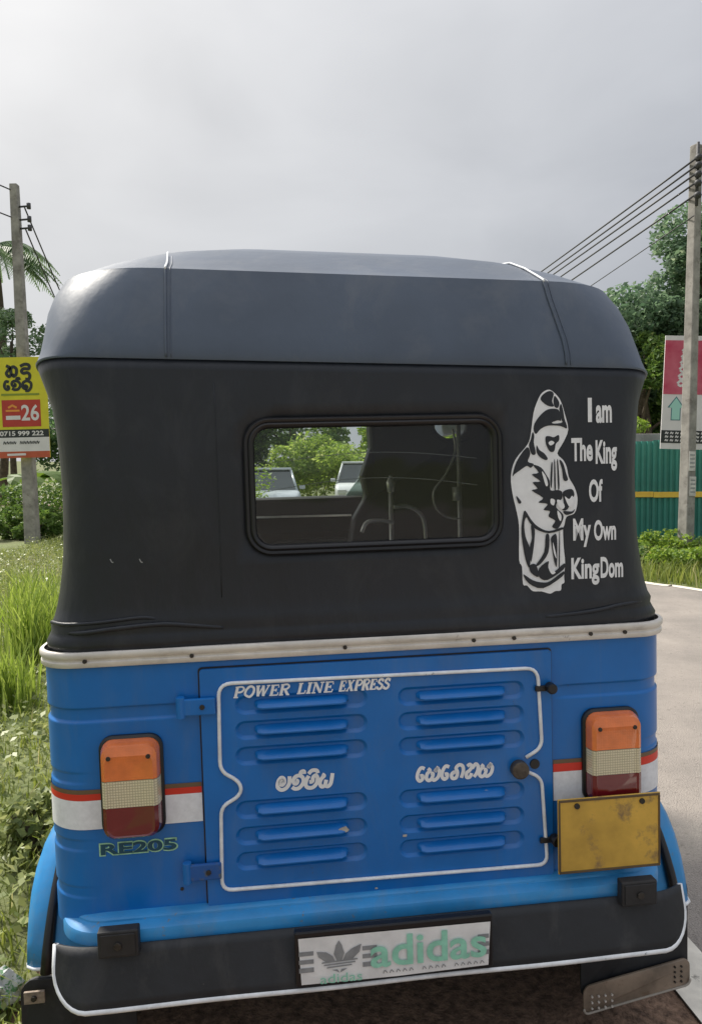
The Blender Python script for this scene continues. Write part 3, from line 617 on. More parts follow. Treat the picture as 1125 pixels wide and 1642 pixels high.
val = mk('rubber_valance', V, Fc, m_rub, T, True); md = val.modifiers.new('thick', 'SOLIDIFY'); md.thickness = .008; md.offset = 0
tube('white_edging', [(x, vy(x, z)+.0015*math.sin(x*14), z) for x, z in out_], .0058, m_pipe, val, 8)
for x in (-.513, .524):
    p_ = box('rubber_pad', (x, -.064, .4415), (.076, .024, .052), m_rubs, T, .003)
    p_.data.materials[0] = mat('pad_rubber', (.022, .022, .024), .6, var=.2, vscale=30, bump=.2, bscale=120)
    box('pad_face', (x, -.0768, .4415), (.064, .003, .041), MATS['pad_rubber'], p_, .001)
    disc('bolt', (x, -.079, .4405), .008, .006, m_screw, p_, seg=6)
# framed sticker in the valance
SY = -.096
fr = box('sticker_recess', (.013, SY+.010, .3875), (.390, .018, .108), m_rubs, val, .003)
def ssurf(x, z): return SY
sx0, sx1, sz0, sz1 = -.175, .203, .337, .431
def S(u, v): return (sx0+(sx1-sx0)*u, sz0+(sz1-sz0)*v)   # unit coords on the sticker
pr = Print(); pr.poly([S(.01, .02), S(.5, .0), S(.985, .035), S(1, .97), S(0, 1)]); st = pr.build('sticker', mat('sticker_white', (.80, .80, .80), .5, var=.1, vscale=20, wear=((.50, .49, .47), 24, .64, .07)), val, ssurf, .0005)
pr = Print()
for a, b_ in ((.63, .72), (.46, .55), (.28, .38)):
    pr.poly([S(.0, a), S(.075, a), S(.075, b_), S(.0, b_)]); pr.poly([S(.325, a), S(.40, a), S(.40, b_), S(.325, b_)]); pr.poly([S(.93, a), S(.99, a), S(.99, b_), S(.93, b_)])
for q in ([(.195, .45), (.178, .62), (.19, .80), (.205, .90), (.22, .80), (.232, .62), (.215, .45)], [(.09, .70), (.10, .58), (.135, .47), (.185, .45), (.172, .58), (.14, .67)], [(.32, .78), (.31, .62), (.275, .49), (.222, .45), (.238, .60), (.27, .70)],
          [(.115, .44), (.30, .46), (.298, .485), (.117, .465)], [(.125, .385), (.288, .405), (.285, .43), (.127, .41)], [(.14, .33), (.27, .35), (.268, .375), (.142, .355)], [(.165, .29), (.195, .29), (.205, .22), (.19, .25)], [(.215, .29), (.245, .295), (.225, .25), (.207, .22)]):
    pr.poly([S(*p) for p in q])
for i in range(16):
    if i in (5, 10): continue
    u = .43+i*.034; pr.stroke([S(u, .10), S(u+.008, .16), S(u+.02, .11)], .0018)
kind(pr.build('sticker_print', m_grey, st, ssurf, .0014), 'stuff')
def stext(txt, u0, u1, v0, v1, off):
    a, b_ = S(u0, v0), S(u1, v1); pr.text(txt, a[0], b_[0], a[1], b_[1], offset=off)
for a in (('adidas', .365, .975, .24, .90, .018), ('adidas', .105, .32, .02, .21, .0)):
    pr = Print(); stext(*a); pr.build('sticker_word', m_green, st, ssurf, .0036)
# number plate, standing off the body
npl = box('number_plate', (.472, -.050, .562), (.221, .004, .157), m_plate, T, .0015)
box('plate_border', (.472, -.0528, .6370), (.217, .0022, .005), mat('plate_edge', (.10, .065, .03), .5, var=.3), npl, .0008); box('plate_border', (.472, -.0528, .4870), (.217, .0022, .005), MATS['plate_edge'], npl, .0008)
for sx in (-1, 1):
    box('plate_border', (.472+sx*.1075, -.0528, .562), (.004, .0022, .145), MATS['plate_edge'], npl, .0008)
    disc('screw', (.472+sx*.07, -.053, .625), .006, .005, m_screw, npl, seg=10); box('plate_bracket', (.472+sx*.06, -.024, .51), (.02, .048, .02), m_screw, npl, .001)

# fenders, wheels, flaps, underside
for sx in (-1, 1):
    rings = []
    for a in np.linspace(R(171), R(-5), 22):
        rr = .345; s_ = math.sin(max(0, a if a < math.pi else math.pi)); ow = .738-.075*max(0, math.sin(a))**7
        prof = [(.54, rr), (ow-.05, rr), (ow-.02, rr-.006), (ow-.006, rr-.018), (ow, rr-.036), (ow-.002, rr-.06), (ow-.010, rr-.064)]
        rings.append([(sx*x, .42+math.cos(a)*q, .255+math.sin(a)*q) for x, q in prof])
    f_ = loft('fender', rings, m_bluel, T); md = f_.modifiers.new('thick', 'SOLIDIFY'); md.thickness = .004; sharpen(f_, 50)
    tube('fender_edging', [(v[0], v[1]-.003, v[2]) for v in rings[0][1:]], .004, m_pipe, f_, 6)
    tube('fender_seal', [(sx*(.690-.022*k/8), .42-.353*math.cos(R(8+6.5*k)), .255+.353*math.sin(R(8+6.5*k))) for k in range(9)], [.013-.0009*k for k in range(9)], m_rubs, f_, 8)
    zc = .209-sx*.0125
    wv = empty('rear_wheel'); wv.parent = T; wv.location = (sx*.625, .42, zc)
    prof = [(-.035, .105), (-.052, .125), (-.058, .155), (-.052, .185), (-.036, .204), (0, .209), (.036, .204), (.052, .185), (.058, .155), (.052, .125), (.035, .105)]
    rings = [[(x, r_*math.cos(t), r_*math.sin(t)) for x, r_ in prof] for t in np.linspace(0, 2*math.pi, 33)]
    loft('tyre', rings, m_tyre, wv); disc('rim', (0, 0, 0), .107, .06, mat('rim_paint', (.25, .25, .26), .5, metal=.3, var=.2), wv, 'X', 24, .006)
    x0, x1 = (.475, .735) if sx > 0 else (-.755, -.52)
    fl = [(x, .105+.02*math.sin((x-x0)/(x1-x0)*math.pi)-.12*(z_-.2)*0, z_) for x, z_ in rrect(x0, x1, .062+(.022 if sx > 0 else 0), .36 if sx > 0 else .268, .03, 4)]
    fm = mk('mud_flap', fl, [tuple(range(len(fl)))], m_rub, T); md = fm.modifiers.new('thick', 'SOLIDIFY'); md.thickness = .006
    if sx > 0:
        sk = rrect(x0+.001, x1-.001, .060, .124, .016, 6); V = [(x, .094+.02*math.sin((x-x0)/(x1-x0)*math.pi), z_+.045*(x-x0)/(x1-x0)) for x, z_ in sk]
        sk_ = mk('flap_skirt', V, [tuple(range(len(V)))], m_flapc, fm); md = sk_.modifiers.new('thick', 'SOLIDIFY'); md.thickness = .004
        tube('flap_edging', [V[i] for i in range(len(V)) if sk[i][1] < .10][0:0] or [(V[i][0], V[i][1]-.002, V[i][2]) for i in list(range(21, 28))+list(range(0, 7))], .0028, mat('flap_rim', (.40, .36, .31), .5, var=.3), fm, 6)
        for i in range(9): disc('stud', (x0+.065+i*.018, .092+.02*math.sin((.065+i*.018)/(x1-x0)*math.pi), .084+.0031*i), .003, .005, m_alu, fm, seg=8)
        for i in range(3):
            for j in range(4): disc('stud', (x0+.02+.016*j, .092, .076+.014*i), .0026, .005, m_alu, fm, seg=8)
        for i in range(4):
            for j in range(2): disc('stud', (x1-.022-.016*j, .094, .116+.012*i), .0026, .005, m_screw, fm, seg=8)
    else:
        bk = box('flap_bracket', (-.722, .09, .242), (.042, .006, .026), mat('rusty_bracket', (.30, .24, .19), .6, metal=.3, var=.4, vscale=50), T, .001); disc('bolt', (-.722, .085, .242), .006, .006, m_screw, bk, seg=8)
box('chassis', (0, .70, .335), (1.12, 1.2, .10), m_dark, T, .01)
tube('axle', [(-.60, .42, .21), (.60, .42, .21)], .022, m_dark, T)
bm = bmesh.new(); bmesh.ops.create_cone(bm, cap_ends=True, segments=20, radius1=.065, radius2=.065, depth=.42)
bmesh.ops.transform(bm, matrix=Matrix.Translation((.08, .30, .235)) @ Matrix.Rotation(R(90), 4, 'Y'), verts=bm.verts[:]); sil = bmobj('silencer', bm, mat('silencer_metal', (.05, .042, .035), .7, metal=.3, var=.4, vscale=18), T, True, .01)
box('silencer_strap', (.16, .232, .235), (.03, .006, .07), m_screw, sil, .002)
box('engine', (-.05, .48, .30), (.40, .36, .24), m_dark, T, .03)
# passenger bay, seat, driver's place, front
box('floor_pan', (0, 1.45, .36), (1.20, .95, .05), m_bluet, T, .01)
box('rear_seat', (0, .55, .66), (1.14, .50, .16), m_seat, T, .05, seg=4)
box('rear_seat_back', (0, .16, .86), (1.14, .12, .42), m_seat, T, .04, seg=4)
box('engine_bay', (0, .45, .52), (1.22, .75, .14), m_bluet, T, .005)
sm_ = box('driver_seat', (.06, 1.28, .66), (.55, .40, .14), m_seat, T, .04, seg=4)
bm = bmesh.new(); vs = []
PA = [(.085, 1.00), (.115, 1.14), (.165, 1.22), (.150, 1.30), (.185, 1.40), (.178, 1.62), (.40, 1.62), (.425, 1.455), (.47, 1.425), (.53, 1.44), (.55, 1.62), (.70, 1.62), (.64, 1.46), (.66, 1.06), (.40, 1.00)]
f_ = [bm.verts.new((x, 1.24+.03*math.sin(x*9), z)) for x, z in PA]; bm.faces.new(f_); ex = bmesh.ops.extrude_face_region(bm, geom=bm.faces[:]); bmesh.ops.translate(bm, vec=(0, .09, 0), verts=[v for v in ex['geom'] if isinstance(v, bmesh.types.BMVert)])
bmobj('driver_curtain', bm, m_seat, T, bevel=.02, seg=3)
hr = tube('grab_rail', [(.502, 1.20, 1.60), (.499, 1.20, .45)], .0085, m_chrome, T)
tube('grab_rail', [(.243, 1.18, 1.26), (.241, 1.18, .70)], .0085, m_chrome, T)
tube('grab_rail', catmull([(.25, 1.17, 1.185), (.30, 1.17, 1.186), (.34, 1.17, 1.165), (.362, 1.17, 1.12), (.366, 1.17, 1.00), (.366, 1.17, .72)], 6), .007, m_chrome, T)
tube('grab_rail', catmull([(.13, 1.15, 1.10), (.15, 1.15, 1.135), (.20, 1.15, 1.14), (.245, 1.15, 1.13)], 5), .007, m_chrome, T)
tube('cable', catmull([(.47, 1.16, 1.46), (.475, 1.15, 1.38), (.44, 1.15, 1.30), (.395, 1.15, 1.24), (.40, 1.15, 1.18), (.44, 1.15, 1.145), (.495, 1.16, 1.135)], 8), .004, m_chrome, T, 6)
tube('rail_clamp', [(.490, 1.19, 1.25), (.490, 1.19, 1.20)], .018, m_chrome, T)
tube('rail_finial', [(.243, 1.18, 1.24), (.243, 1.18, 1.275), (.243, 1.18, 1.30)], [.012, .016, .003], m_chrome, T)
# dashboard and front cowl
rings = []
for y, w_, zt, zb in ((1.72, .60, 1.06, .40), (1.80, .60, 1.135, .38), (1.90, .58, 1.15, .36), (2.05, .50, 1.10, .38), (2.22, .36, .98, .42), (2.34, .20, .80, .46), (2.38, .10, .66, .52)):
    rings.append([(x, y, z) for x, z in rrect(-w_, w_, zb, zt, min(.10, w_*.6), 5)])
cw = loft('front_cowl', rings, m_dark, T, closed=True)
box('dashboard', (-.02, 1.80, 1.165), (1.02, .16, .09), m_dark, T, .02); tube('dashboard_trim', [(-.50, 1.715, 1.135), (.16, 1.715, 1.128)], .005, m_chrome, T)
tube('handlebar', catmull([(-.30, 1.55, .98), (-.15, 1.66, 1.02), (0, 1.72, 1.02), (.15, 1.66, 1.02), (.30, 1.55, .98)], 5), .014, m_dark, T)
WS = [(-.56, 1.86, 1.12), (.56, 1.86, 1.12), (.55, 1.98, 1.74), (-.55, 1.98, 1.74)]
mk('windscreen', WS, [(0, 1, 2, 3)], m_glass, T)
for a, b_ in ((0, 3), (1, 2), (2, 3)): tube('windscreen_frame', [WS[a], WS[b_]], .018, m_dark, T)
m_pal = mat('pale_pillar', (.60, .74, .70), .3, var=.1)
bm = bmesh.new(); vs = [bm.verts.new(p) for p in ((.275, 1.78, 1.47), (.318, 1.78, 1.47), (.262, 1.78, 1.30), (.215, 1.78, 1.165), (.105, 1.78, 1.165), (.20, 1.78, 1.28))]; bm.faces.new(vs)
cr = bmobj('rolled_plastic_curtain', bm, m_curtain, T); md = cr.modifiers.new('t', 'SOLIDIFY'); md.thickness = .012
for sx in (-1, 1):
    tube('hood_post', [(sx*.60, .64, .95), (sx*.61, .66, 1.60)], .013, m_dark, T); tube('hood_post', [(sx*.59, 1.30, .40), (sx*.61, 1.30, 1.62)], .013, m_dark, T)
    mk('front_side_panel', [(sx*.60, 1.62, .38), (sx*.60, 1.86, .38), (sx*.60, 1.86, 1.10), (sx*.60, 1.74, 1.02)], [(0, 1, 2, 3)], m_blue, T)
mk('side_flap', [(.612, .62, .97), (.612, 1.30, .97), (.615, 1.30, 1.60), (.615, .62, 1.60)], [(0, 1, 2, 3)], m_vinyl, T)
wv = empty('front_wheel'); wv.parent = T; wv.location = (0, 2.34, .209)
prof = [(-.035, .105), (-.052, .125), (-.058, .155), (-.052, .185), (-.036, .204), (0, .209), (.036, .204), (.052, .185), (.058, .155), (.052, .125), (.035, .105)]
loft('tyre', [[(x, r_*math.cos(t), r_*math.sin(t)) for x, r_ in prof] for t in np.linspace(0, 2*math.pi, 33)], m_tyre, wv); disc('rim', (0, 0, 0), .107, .06, MATS['rim_paint'], wv, 'X', 24, .006)

# ------------------------------------------------------------------ vegetation helpers
def leaves(C, size, up=.3, asp=.5, seed=0):
    """diamond leaves, one quad each, folded along no axis; C (n,3) centres"""
    g = np.random.default_rng(seed); n = len(C)
    d = g.normal(size=(n, 3)); d[:, 2] = d[:, 2]*.6-.1; d /= np.linalg.norm(d, axis=1)[:, None]
    q = g.normal(size=(n, 3)); q[:, 2] += up; s = np.cross(d, q); s /= np.linalg.norm(s, axis=1)[:, None]
    nn = np.cross(s, d); L = (size*g.uniform(.6, 1.35, n))[:, None]; W_ = L*asp
    a = C-d*L*.5; b = C+s*W_*.5+nn*W_*.12; c = C+d*L*.5; e_ = C-s*W_*.5+nn*W_*.12
    V = np.stack([a, b, c, e_], 1).reshape(-1, 3); F_ = np.arange(4*n).reshape(n, 4)
    return V, F_
def crown_pts(n, clumps, seed):
    g = np.random.default_rng(seed); k = g.integers(0, len(clumps), n)
    C = np.array([c[:3] for c in clumps])[k]; r = np.array([c[3] for c in clumps])[k]
    d = g.normal(size=(n, 3)); d /= np.linalg.norm(d, axis=1)[:, None]
    return C+d*(r*g.uniform(.35, 1.05, n)**.6)[:, None]*np.array([1, 1, .8])
m_bark = mat('bark', (.11, .085, .06), .9, var=.4, vscale=8, bump=.8, bscale=30, bdist=.03)
LM = [leafmat('leaf_dark', (0.051, 0.109, 0.049), (0.123, 0.217, 0.090), (0.246, 0.319, 0.145)), leafmat('leaf_mid', (0.068, 0.135, 0.034), (0.162, 0.257, 0.068), (0.324, 0.365, 0.135)), leafmat('leaf_bright', (0.117, 0.208, 0.033), (0.273, 0.390, 0.078), (0.468, 0.468, 0.169)), leafmat('leaf_hazed', (0.080, 0.144, 0.072), (0.176, 0.256, 0.128))]  # last one: distance haze put into the leaf colour
def tree(name, label, x, y, h, rx, rz, m, nl, size, seed, cz=None, group=None, trunk=.16):
    g = random.Random(seed); E_ = empty(name, (x, y, 0)); tag(E_, label, 'tree', group)
    cz = cz or h-rz; cl = []
    for i in range(46):
        t = g.uniform(0, 6.283); u = g.uniform(-1, 1); q = g.uniform(.45, 1)**.5; s = math.sqrt(1-u*u)
        cl.append((rx*q*s*math.cos(t)*.85, rx*q*s*math.sin(t)*.85, cz+rz*q*u*.85, g.uniform(.16, .34)*rx))
    pts = [(0, 0, -.1), (g.uniform(-.1, .1), 0, cz*.35), (g.uniform(-.2, .2), g.uniform(-.2, .2), cz*.75), (0, 0, cz+rz*.4)]
    tr = tube('trunk', catmull(pts, 4), list(np.linspace(trunk, trunk*.25, 13)), m_bark, E_, 10)
    for i in range(9):
        c = cl[g.randrange(len(cl))]; z0 = cz*g.uniform(.5, .85)
        tube('limb', catmull([(0, 0, z0), (c[0]*.4, c[1]*.4, z0+(c[2]-z0)*.6), (c[0], c[1], c[2])], 3), list(np.linspace(trunk*.45, trunk*.08, 7)), m_bark, tr, 6)
    V, F_ = leaves(crown_pts(nl, cl, seed), size, seed=seed); fast_mesh('crown', V, F_, m, E_); return E_
def bush(name, label, x, y, r, h, m, nl, size, seed, cat='bush', group=None):
    g = random.Random(seed); cl = [(g.uniform(-r, r)*.8, g.uniform(-r, r)*.6, g.uniform(.15, .85)*h, g.uniform(.22, .42)*min(r, h)) for i in range(22)]
    V, F_ = leaves(np.abs(crown_pts(nl, cl, seed)*np.array([0, 0, 1]))+crown_pts(nl, cl, seed)*np.array([1, 1, 0]), size, seed=seed)
    E_ = empty(name, (x, y, 0)); tag(E_, label, cat, group)
    for i in range(5):
        c = cl[i]; tube('stem', [(c[0]*.2, c[1]*.2, -.05), (c[0]*.6, c[1]*.6, c[2]*.6), c[:3]], [.02, .014, .005], m_bark, E_, 5)
    fast_mesh('foliage', V, F_, m, E_); return E_
def blades(name, XY, H, m, wd=.008, lean=.35, seed=0, parent=None, z=-.02):
    g = np.random.default_rng(seed); n = len(XY); t = g.uniform(0, 6.283, n); l = lean*g.uniform(.2, 1.2, n)*H; f = t+g.normal(size=n)*.4
    dx, dy = np.cos(t)*l, np.sin(t)*l; sx, sy = -np.sin(f)*wd/2*g.uniform(.6, 1.4, n), np.cos(f)*wd/2*g.uniform(.6, 1.4, n); X, Y = XY[:, 0], XY[:, 1]; o = np.full(n, z)
    V = np.stack([np.stack([X-sx, Y-sy, o], 1), np.stack([X+sx, Y+sy, o], 1), np.stack([X+dx*.35+sx*.8, Y+dy*.35+sy*.8, o+H*.6], 1), np.stack([X+dx*.35-sx*.8, Y+dy*.35-sy*.8, o+H*.6], 1), np.stack([X+dx+sx*.1, Y+dy+sy*.1, o+H*.97], 1), np.stack([X+dx-sx*.1, Y+dy-sy*.1, o+H*.95], 1)], 1).reshape(-1, 3)
    b = np.arange(n)[:, None]*6; F_ = np.concatenate([b+np.array([0, 1, 2, 3]), b+np.array([3, 2, 4, 5])], 1).reshape(-1, 4)
    return fast_mesh(name, V, F_, m, parent)
m_gr = leafmat('grass_blade', (.12, .17, .035), (.28, .33, .095), (.50, .46, .26), trans=.4)
m_grb = leafmat('tall_grass_blade', (.16, .25, .045), (.34, .43, .12), trans=.45)
m_weed = leafmat('weed_leaf', (.13, .175, .055), (.34, .38, .16), (.48, .50, .26), trans=.3, rough=.4)
def scat(n, x0, x1, y0, y1, p=1.6, seed=0):
    g = np.random.default_rng(seed); y = y0+(y1-y0)*g.uniform(0, 1, n)**p; x = x0+(x1-x0)*g.uniform(0, 1, n); return np.stack([x, y], 1)
def shoulder_edge(y): return np.interp(y, [p.y for p in SH], [p.x for p in SH])
def keep_left(XY, gap=0): return XY[XY[:, 0] < shoulder_edge(XY[:, 1])-gap]
# ------------------------------------------------------------------ left verge
XY = keep_left(scat(60000, -6, -.6, .6, 16, 1.9, 1), -.12)
kind(blades('grass', XY, rng.uniform(.04, .16, len(XY))*(.6+.7*np.abs(np.sin(XY[:, 0]*1.7+XY[:, 1])*np.sin(XY[:, 1]*.9))), m_gr, .006, .7, 2), 'stuff', 'short green grass covering the left verge')
XY = keep_left(scat(60000, -6, -.6, .6, 16, 1.9, 3), -.05); zz = rng.uniform(.0, .16, len(XY))*(.6+.6*np.sin(XY[:, 0]*5)*np.sin(XY[:, 1]*3.3))
V, F_ = leaves(np.concatenate([XY, zz[:, None]], 1), (.036), up=1.8, asp=.66, seed=5); kind(fast_mesh('ground_cover', V, F_, m_weed), 'stuff', 'creeping leafy weeds over the left verge')
for i, (x, y, r_, h, n_, lb) in enumerate(((-2.2, 5.2, .26, .66, 380, 'tall bright green grass clump nearest the hood on the left verge'), (-2.95, 7.0, .5, .5, 260, 'tall grass clump behind the nearest clump on the left verge'), (-2.0, 4.2, .2, .40, 300, 'lower grass tuft in front of the tall clump on the left verge'))):
    g = rng.normal(size=(n_, 2))*r_*.5; E_ = empty('grass_clump', (x, y, 0)); tag(E_, lb, 'grass clump', 'grass clumps on the left verge')
    blades('blade_tuft', g, rng.uniform(.4, 1, n_)*h, m_grb, .012, .35, 20+i, E_)
bush('weed_clump', 'leafy weeds at the left edge beside the blue fender', -1.05, 2.55, .16, .22, m_weed, 800, .045, 31, 'weeds')
# ------------------------------------------------------------------ left pole with yellow banner
m_conc = mat('concrete', (.30, .285, .26), .85, var=.3, vscale=6, bump=.3, bscale=60, wear=((.15, .135, .12), 7, .55, .15))
m_iron = mat('dark_iron', (.07, .07, .075), .6, metal=.4)
m_wire = mat('wire', (.05, .05, .055), .6)
def pole(x, y, h, w0, w1, lean, rz, label):
    E_ = empty('utility_pole', (x, y, 0), (0, lean, rz)); tag(E_, label, 'utility pole')
    bm = bmesh.new(); vs = [[bm.verts.new((sx*w_/2, sy*w_/2, z)) for sx, sy in ((-1, -1), (1, -1), (1, 1), (-1, 1))] for w_, z in ((w0, -.3), (w1, h))]
    for i in range(4): bm.faces.new((vs[0][i], vs[0][(i+1) % 4], vs[1][(i+1) % 4], vs[1][i]))
    bm.faces.new(vs[1]); bm.faces.new(vs[0][::-1]); bmobj('post', bm, m_conc, E_, bevel=.015); return E_
PL = pole(-6.10, 14.3, 6.72, .235, .14, R(-1.1), 0, 'slender concrete utility pole carrying the yellow banner on the left')
for z in (6.30, 6.06, 5.90):
    a = tube('insulator_arm', [(.08, -.02, z), (.28, -.05, z)], .018, m_iron, PL, 6); tube('insulator', [(.27, -.05, z-.05), (.27, -.05, z+.05)], .04, m_iron, a, 8)
def wire(label, a, b, sag, r=.012):
    a, b = Vector(a), Vector(b); pts = [a.lerp(b, t)-Vector((0, 0, sag*4*t*(1-t))) for t in np.linspace(0, 1, 20)]
    tag(tube('overhead_wire', pts, r, m_wire, None, 5), label, 'wire', 'overhead wires')
for z0, (bx, by, bz), nm in ((6.28, (-7.0, 21.5, 3.85), 'upper'), (5.90, (-7.15, 21.5, 3.7), 'lower')): wire(nm+' service wire dropping from the left pole behind the hood', (-6.03, 14.25, z0), (bx, by, bz), .12, .014)
for z0, nm in ((6.60, 'upper'), (6.10, 'lower')): wire(nm+' wire leaving the left pole towards the left edge', (-6.27, 14.25, z0), (-9.5, 5, z0+.25), .12, .013)
pp = empty('wooden_post', (-7.08, 21.5, 0)); tag(pp, 'short wooden post taking the service wires, behind the hood', 'post'); tube('post', [(0, 0, -.2), (0, 0, 3.95)], .07, m_bark, pp)
# banner: local x to the right, z up, faces -Y
BN = empty('banner_sign', (-6.10, 14.08, 0), (0, R(-.9), 0)); tag(BN, 'yellow banner with red 26 box and phone number tied to the left pole', 'banner')
def flat(name, x0, x1, z0, z1, y, m, parent, th=.004): return box(name, ((x0+x1)/2, y+th/2, (z0+z1)/2), (x1-x0, th, z1-z0), m, parent, 0)
m_yel = mat('banner_yellow', (.66, .60, .03), .55, var=.08, vscale=3); m_bred = mat('banner_red', (.46, .045, .03), .55, var=.1); m_blk = mat('print_black', (.025, .03, .03), .6); m_bor = mat('banner_orange', (.50, .10, .045), .55, var=.15); m_bw = mat('banner_white', (.70, .68, .68), .55, var=.06)
bx0, bx1 = -.50, .50
flat('panel', bx0, bx1, 1.62, 3.49, .0, m_yel, BN, .02)
flat('phone_strip', bx0, bx1, 2.00, 2.15, -.004, m_blk, BN); flat('white_strip', bx0, bx1, 1.74, 2.00, -.004, m_bw, BN); flat('red_strip', bx0, bx1, 1.62, 1.74, -.004, m_bor, BN); flat('red_box', -.36, .36, 2.20, 2.70, -.004, m_bred, BN)
bs = lambda x, z: -.0045
pr = Print(); sinhala(pr, ['ka', 'du'], -.26, .20, 3.13, 3.36, .058, 0); pr.build('print', m_blk, BN, bs); pr = Print(); sinhala(pr, ['se', 'va', 'la'], -.30, .22, 2.89, 3.06, .052, 0); pr.build('print', m_blk, BN, bs); pr = Print(); [pr.stroke([(-.36+.062*k, 1.875), (-.345+.062*k, 1.93), (-.325+.062*k, 1.88), (-.31+.062*k, 1.925)], .014) for k in range(11) if k != 4]; pr.build('print', m_blk, BN, bs)
pr = Print(); pr.text('26', 0.0, .33, 2.31, 2.61, offset=.02); pr.build('print', m_bw, BN, bs); pr = Print(); pr.text('0715 999 222', -.42, .40, 2.03, 2.12, offset=.03); pr.build('print', m_bw, BN, bs); pr = Print(); pr.stroke([(-.29, 2.37), (-.02, 2.37)], .075, False); pr.build('print', m_bw, BN, bs); pr = Print(); pr.stroke([(-.3, 1.68), (.05, 1.685)], .04, False); pr.build('print', m_bw, BN, bs)
pr = Print(); pr.stroke([(-.29, 2.50), (-.03, 2.50)], .035, False); pr.stroke([(-.24, 2.555), (-.16, 2.60), (-.08, 2.555)], .04, False); pr.build('print', mat('print_orange', (.75, .30, .05), .5), BN, bs)
pr = Print(); pr.stroke([(-.36, 2.80), (.35, 2.80)], .035, False); pr.build('print', mat('print_olive', (.22, .28, .03), .5), BN, bs)

# plants behind the left pole
m_ban = leafmat('banana_leaf', (.06, .12, .02), (.14, .22, .05), trans=.4)
def banana(x, y, s, seed, label):
    g = random.Random(seed); E_ = empty('banana_plant', (x, y, 0)); tag(E_, label, 'banana plant', 'banana plants by the left pole')
    tube('stem', [(0, 0, -.1), (.03*s, 0, .5*s), (.05*s, .02, 1.1*s)], [.09*s, .07*s, .04*s], mat('banana_stem', (.16, .19, .07), .6, var=.4), E_)
    for i in range(8):
        a = g.uniform(0, 6.28); L = g.uniform(.9, 1.5)*s; up = g.uniform(.5, 1.3); V = []; Fq = []; m_ = 9
        for k in range(m_+1):
            t = k/m_; r_ = L*t*.75; z = 1.05*s+L*(up*t-1.05*t*t*up*.9); wd = .24*s*math.sin(math.pi*min(1, t*.92+.06))**.7
            c = Vector((math.cos(a)*r_, math.sin(a)*r_, z)); sd = Vector((-math.sin(a), math.cos(a), 0)); V += [c-sd*wd+Vector((0, 0, -.05*s*g.random())), c, c+sd*wd+Vector((0, 0, -.05*s*g.random()))]
            if k: q = 3*k; Fq += [(q-3, q-2, q+1, q), (q-2, q-1, q+2, q+1)]
        mk('leaf', V, Fq, m_ban, E_)
for i, (x, y, s, lb) in enumerate(((-6.9, 16.2, 1.0, 'banana plant left of the pole foot under the yellow banner'), (-5.7, 16.8, 1.1, 'banana plant right of the pole foot under the yellow banner'), (-6.3, 18.5, 1.2, 'taller banana plant standing behind the banner pole'), (-4.4, 17.5, 1.0, 'banana plant farthest right, mostly behind the hood'))): banana(x, y, s, 40+i, lb)
for i, (x, y, r_, h, lb) in enumerate(((-7.6, 17.5, 1.2, 1.7, 'dense bush at the left edge behind the banner pole'), (-5.2, 19.5, 1.4, 2.1, 'dense bush behind the banana plants'), (-6.6, 15.3, .7, .75, 'low leafy bush at the foot of the banner pole'), (-3.6, 20, 1.5, 2.0, 'green bush on the left seen through the rear window'))): bush('bush', lb, x, y, r_, h*.85, LM[1+i % 2], 4200, .10, 50+i, group='bushes on the left')
# coconut palm and trees on the left
def palm(x, y, h, seed, label):
    g = random.Random(seed); E_ = empty('palm_tree', (x, y, 0)); tag(E_, label, 'palm tree')
    tube('trunk', catmull([(0, 0, -.2), (.3, 0, h*.4), (.15, .1, h*.8), (0, 0, h)], 5), list(np.linspace(.2, .11, 16)), m_bark, E_)
    for i in range(26):
        a = g.uniform(0, 6.28); up = g.uniform(-.5, 1.2); L = g.uniform(2.3, 3.3); V = []; Fq = []; prev = None
        st_ = [Vector((math.cos(a)*L*t*.9, math.sin(a)*L*t*.9, h+L*(up*t*.7-t*t*(.55+.35*up)))) for t in np.linspace(0, 1, 35)]; sw = Vector((-math.sin(a), math.cos(a), 0))*.03
        for q in st_: V += [q-sw, q+sw]
        Fq += [(2*k, 2*k+1, 2*k+3, 2*k+2) for k in range(34)]
        for k in range(34):
            t = (k+1)/34; c = Vector((math.cos(a)*L*t*.9, math.sin(a)*L*t*.9, h+L*(up*t*.7-t*t*(.55+.35*up)))); sd = Vector((-math.sin(a), math.cos(a), 0)); ll = .75*math.sin(math.pi*min(1, .12+t*.86)); 
            fw = Vector((math.cos(a), math.sin(a), -.2))*.25*ll
            for s_ in (-1, 1):
                tip = c+sd*s_*ll*.75+fw+Vector((0, 0, -ll*g.uniform(.35, .7))); w_ = Vector((math.cos(a), math.sin(a), 0))*.035; b = len(V); V += [c-w_, c+w_, tip+w_*.2, tip-w_*.2]; Fq.append((b, b+1, b+2, b+3))
        mk('frond', V, Fq, LM[3], E_)
palm(-14.9, 32, 10.9, 3, 'tall coconut palm at the left edge behind the utility pole')
tree('leafy_tree', 'haze-paled leafy tree at the left edge below the palm', -13.4, 30, 8.3, 2.5, 2.9, LM[3], 15000, .17, 61, group='trees on the left')
tree('leafy_tree', 'dark tree on the left partly hidden by the yellow banner', -9.2, 25, 5.2, 2.2, 1.9, LM[0], 11000, .15, 62, group='trees on the left')
# trees ahead of the rickshaw, seen through its window
for i, (x, y, h, rx, lb) in enumerate(((-8, 30, 6.5, 3.0, 'broad tree ahead on the left seen through the rear window'), (-2.6, 34, 7, 3.2, 'green tree straight ahead seen through the middle of the rear window'), (3.2, 31, 6.5, 3.0, 'tree ahead on the right, mostly behind the dark hood'))): tree('roadside_tree', lb, x, y, h, rx, h*.45, LM[2-i % 2], 30000, .2, 70+i, cz=h*.40, group='trees ahead')

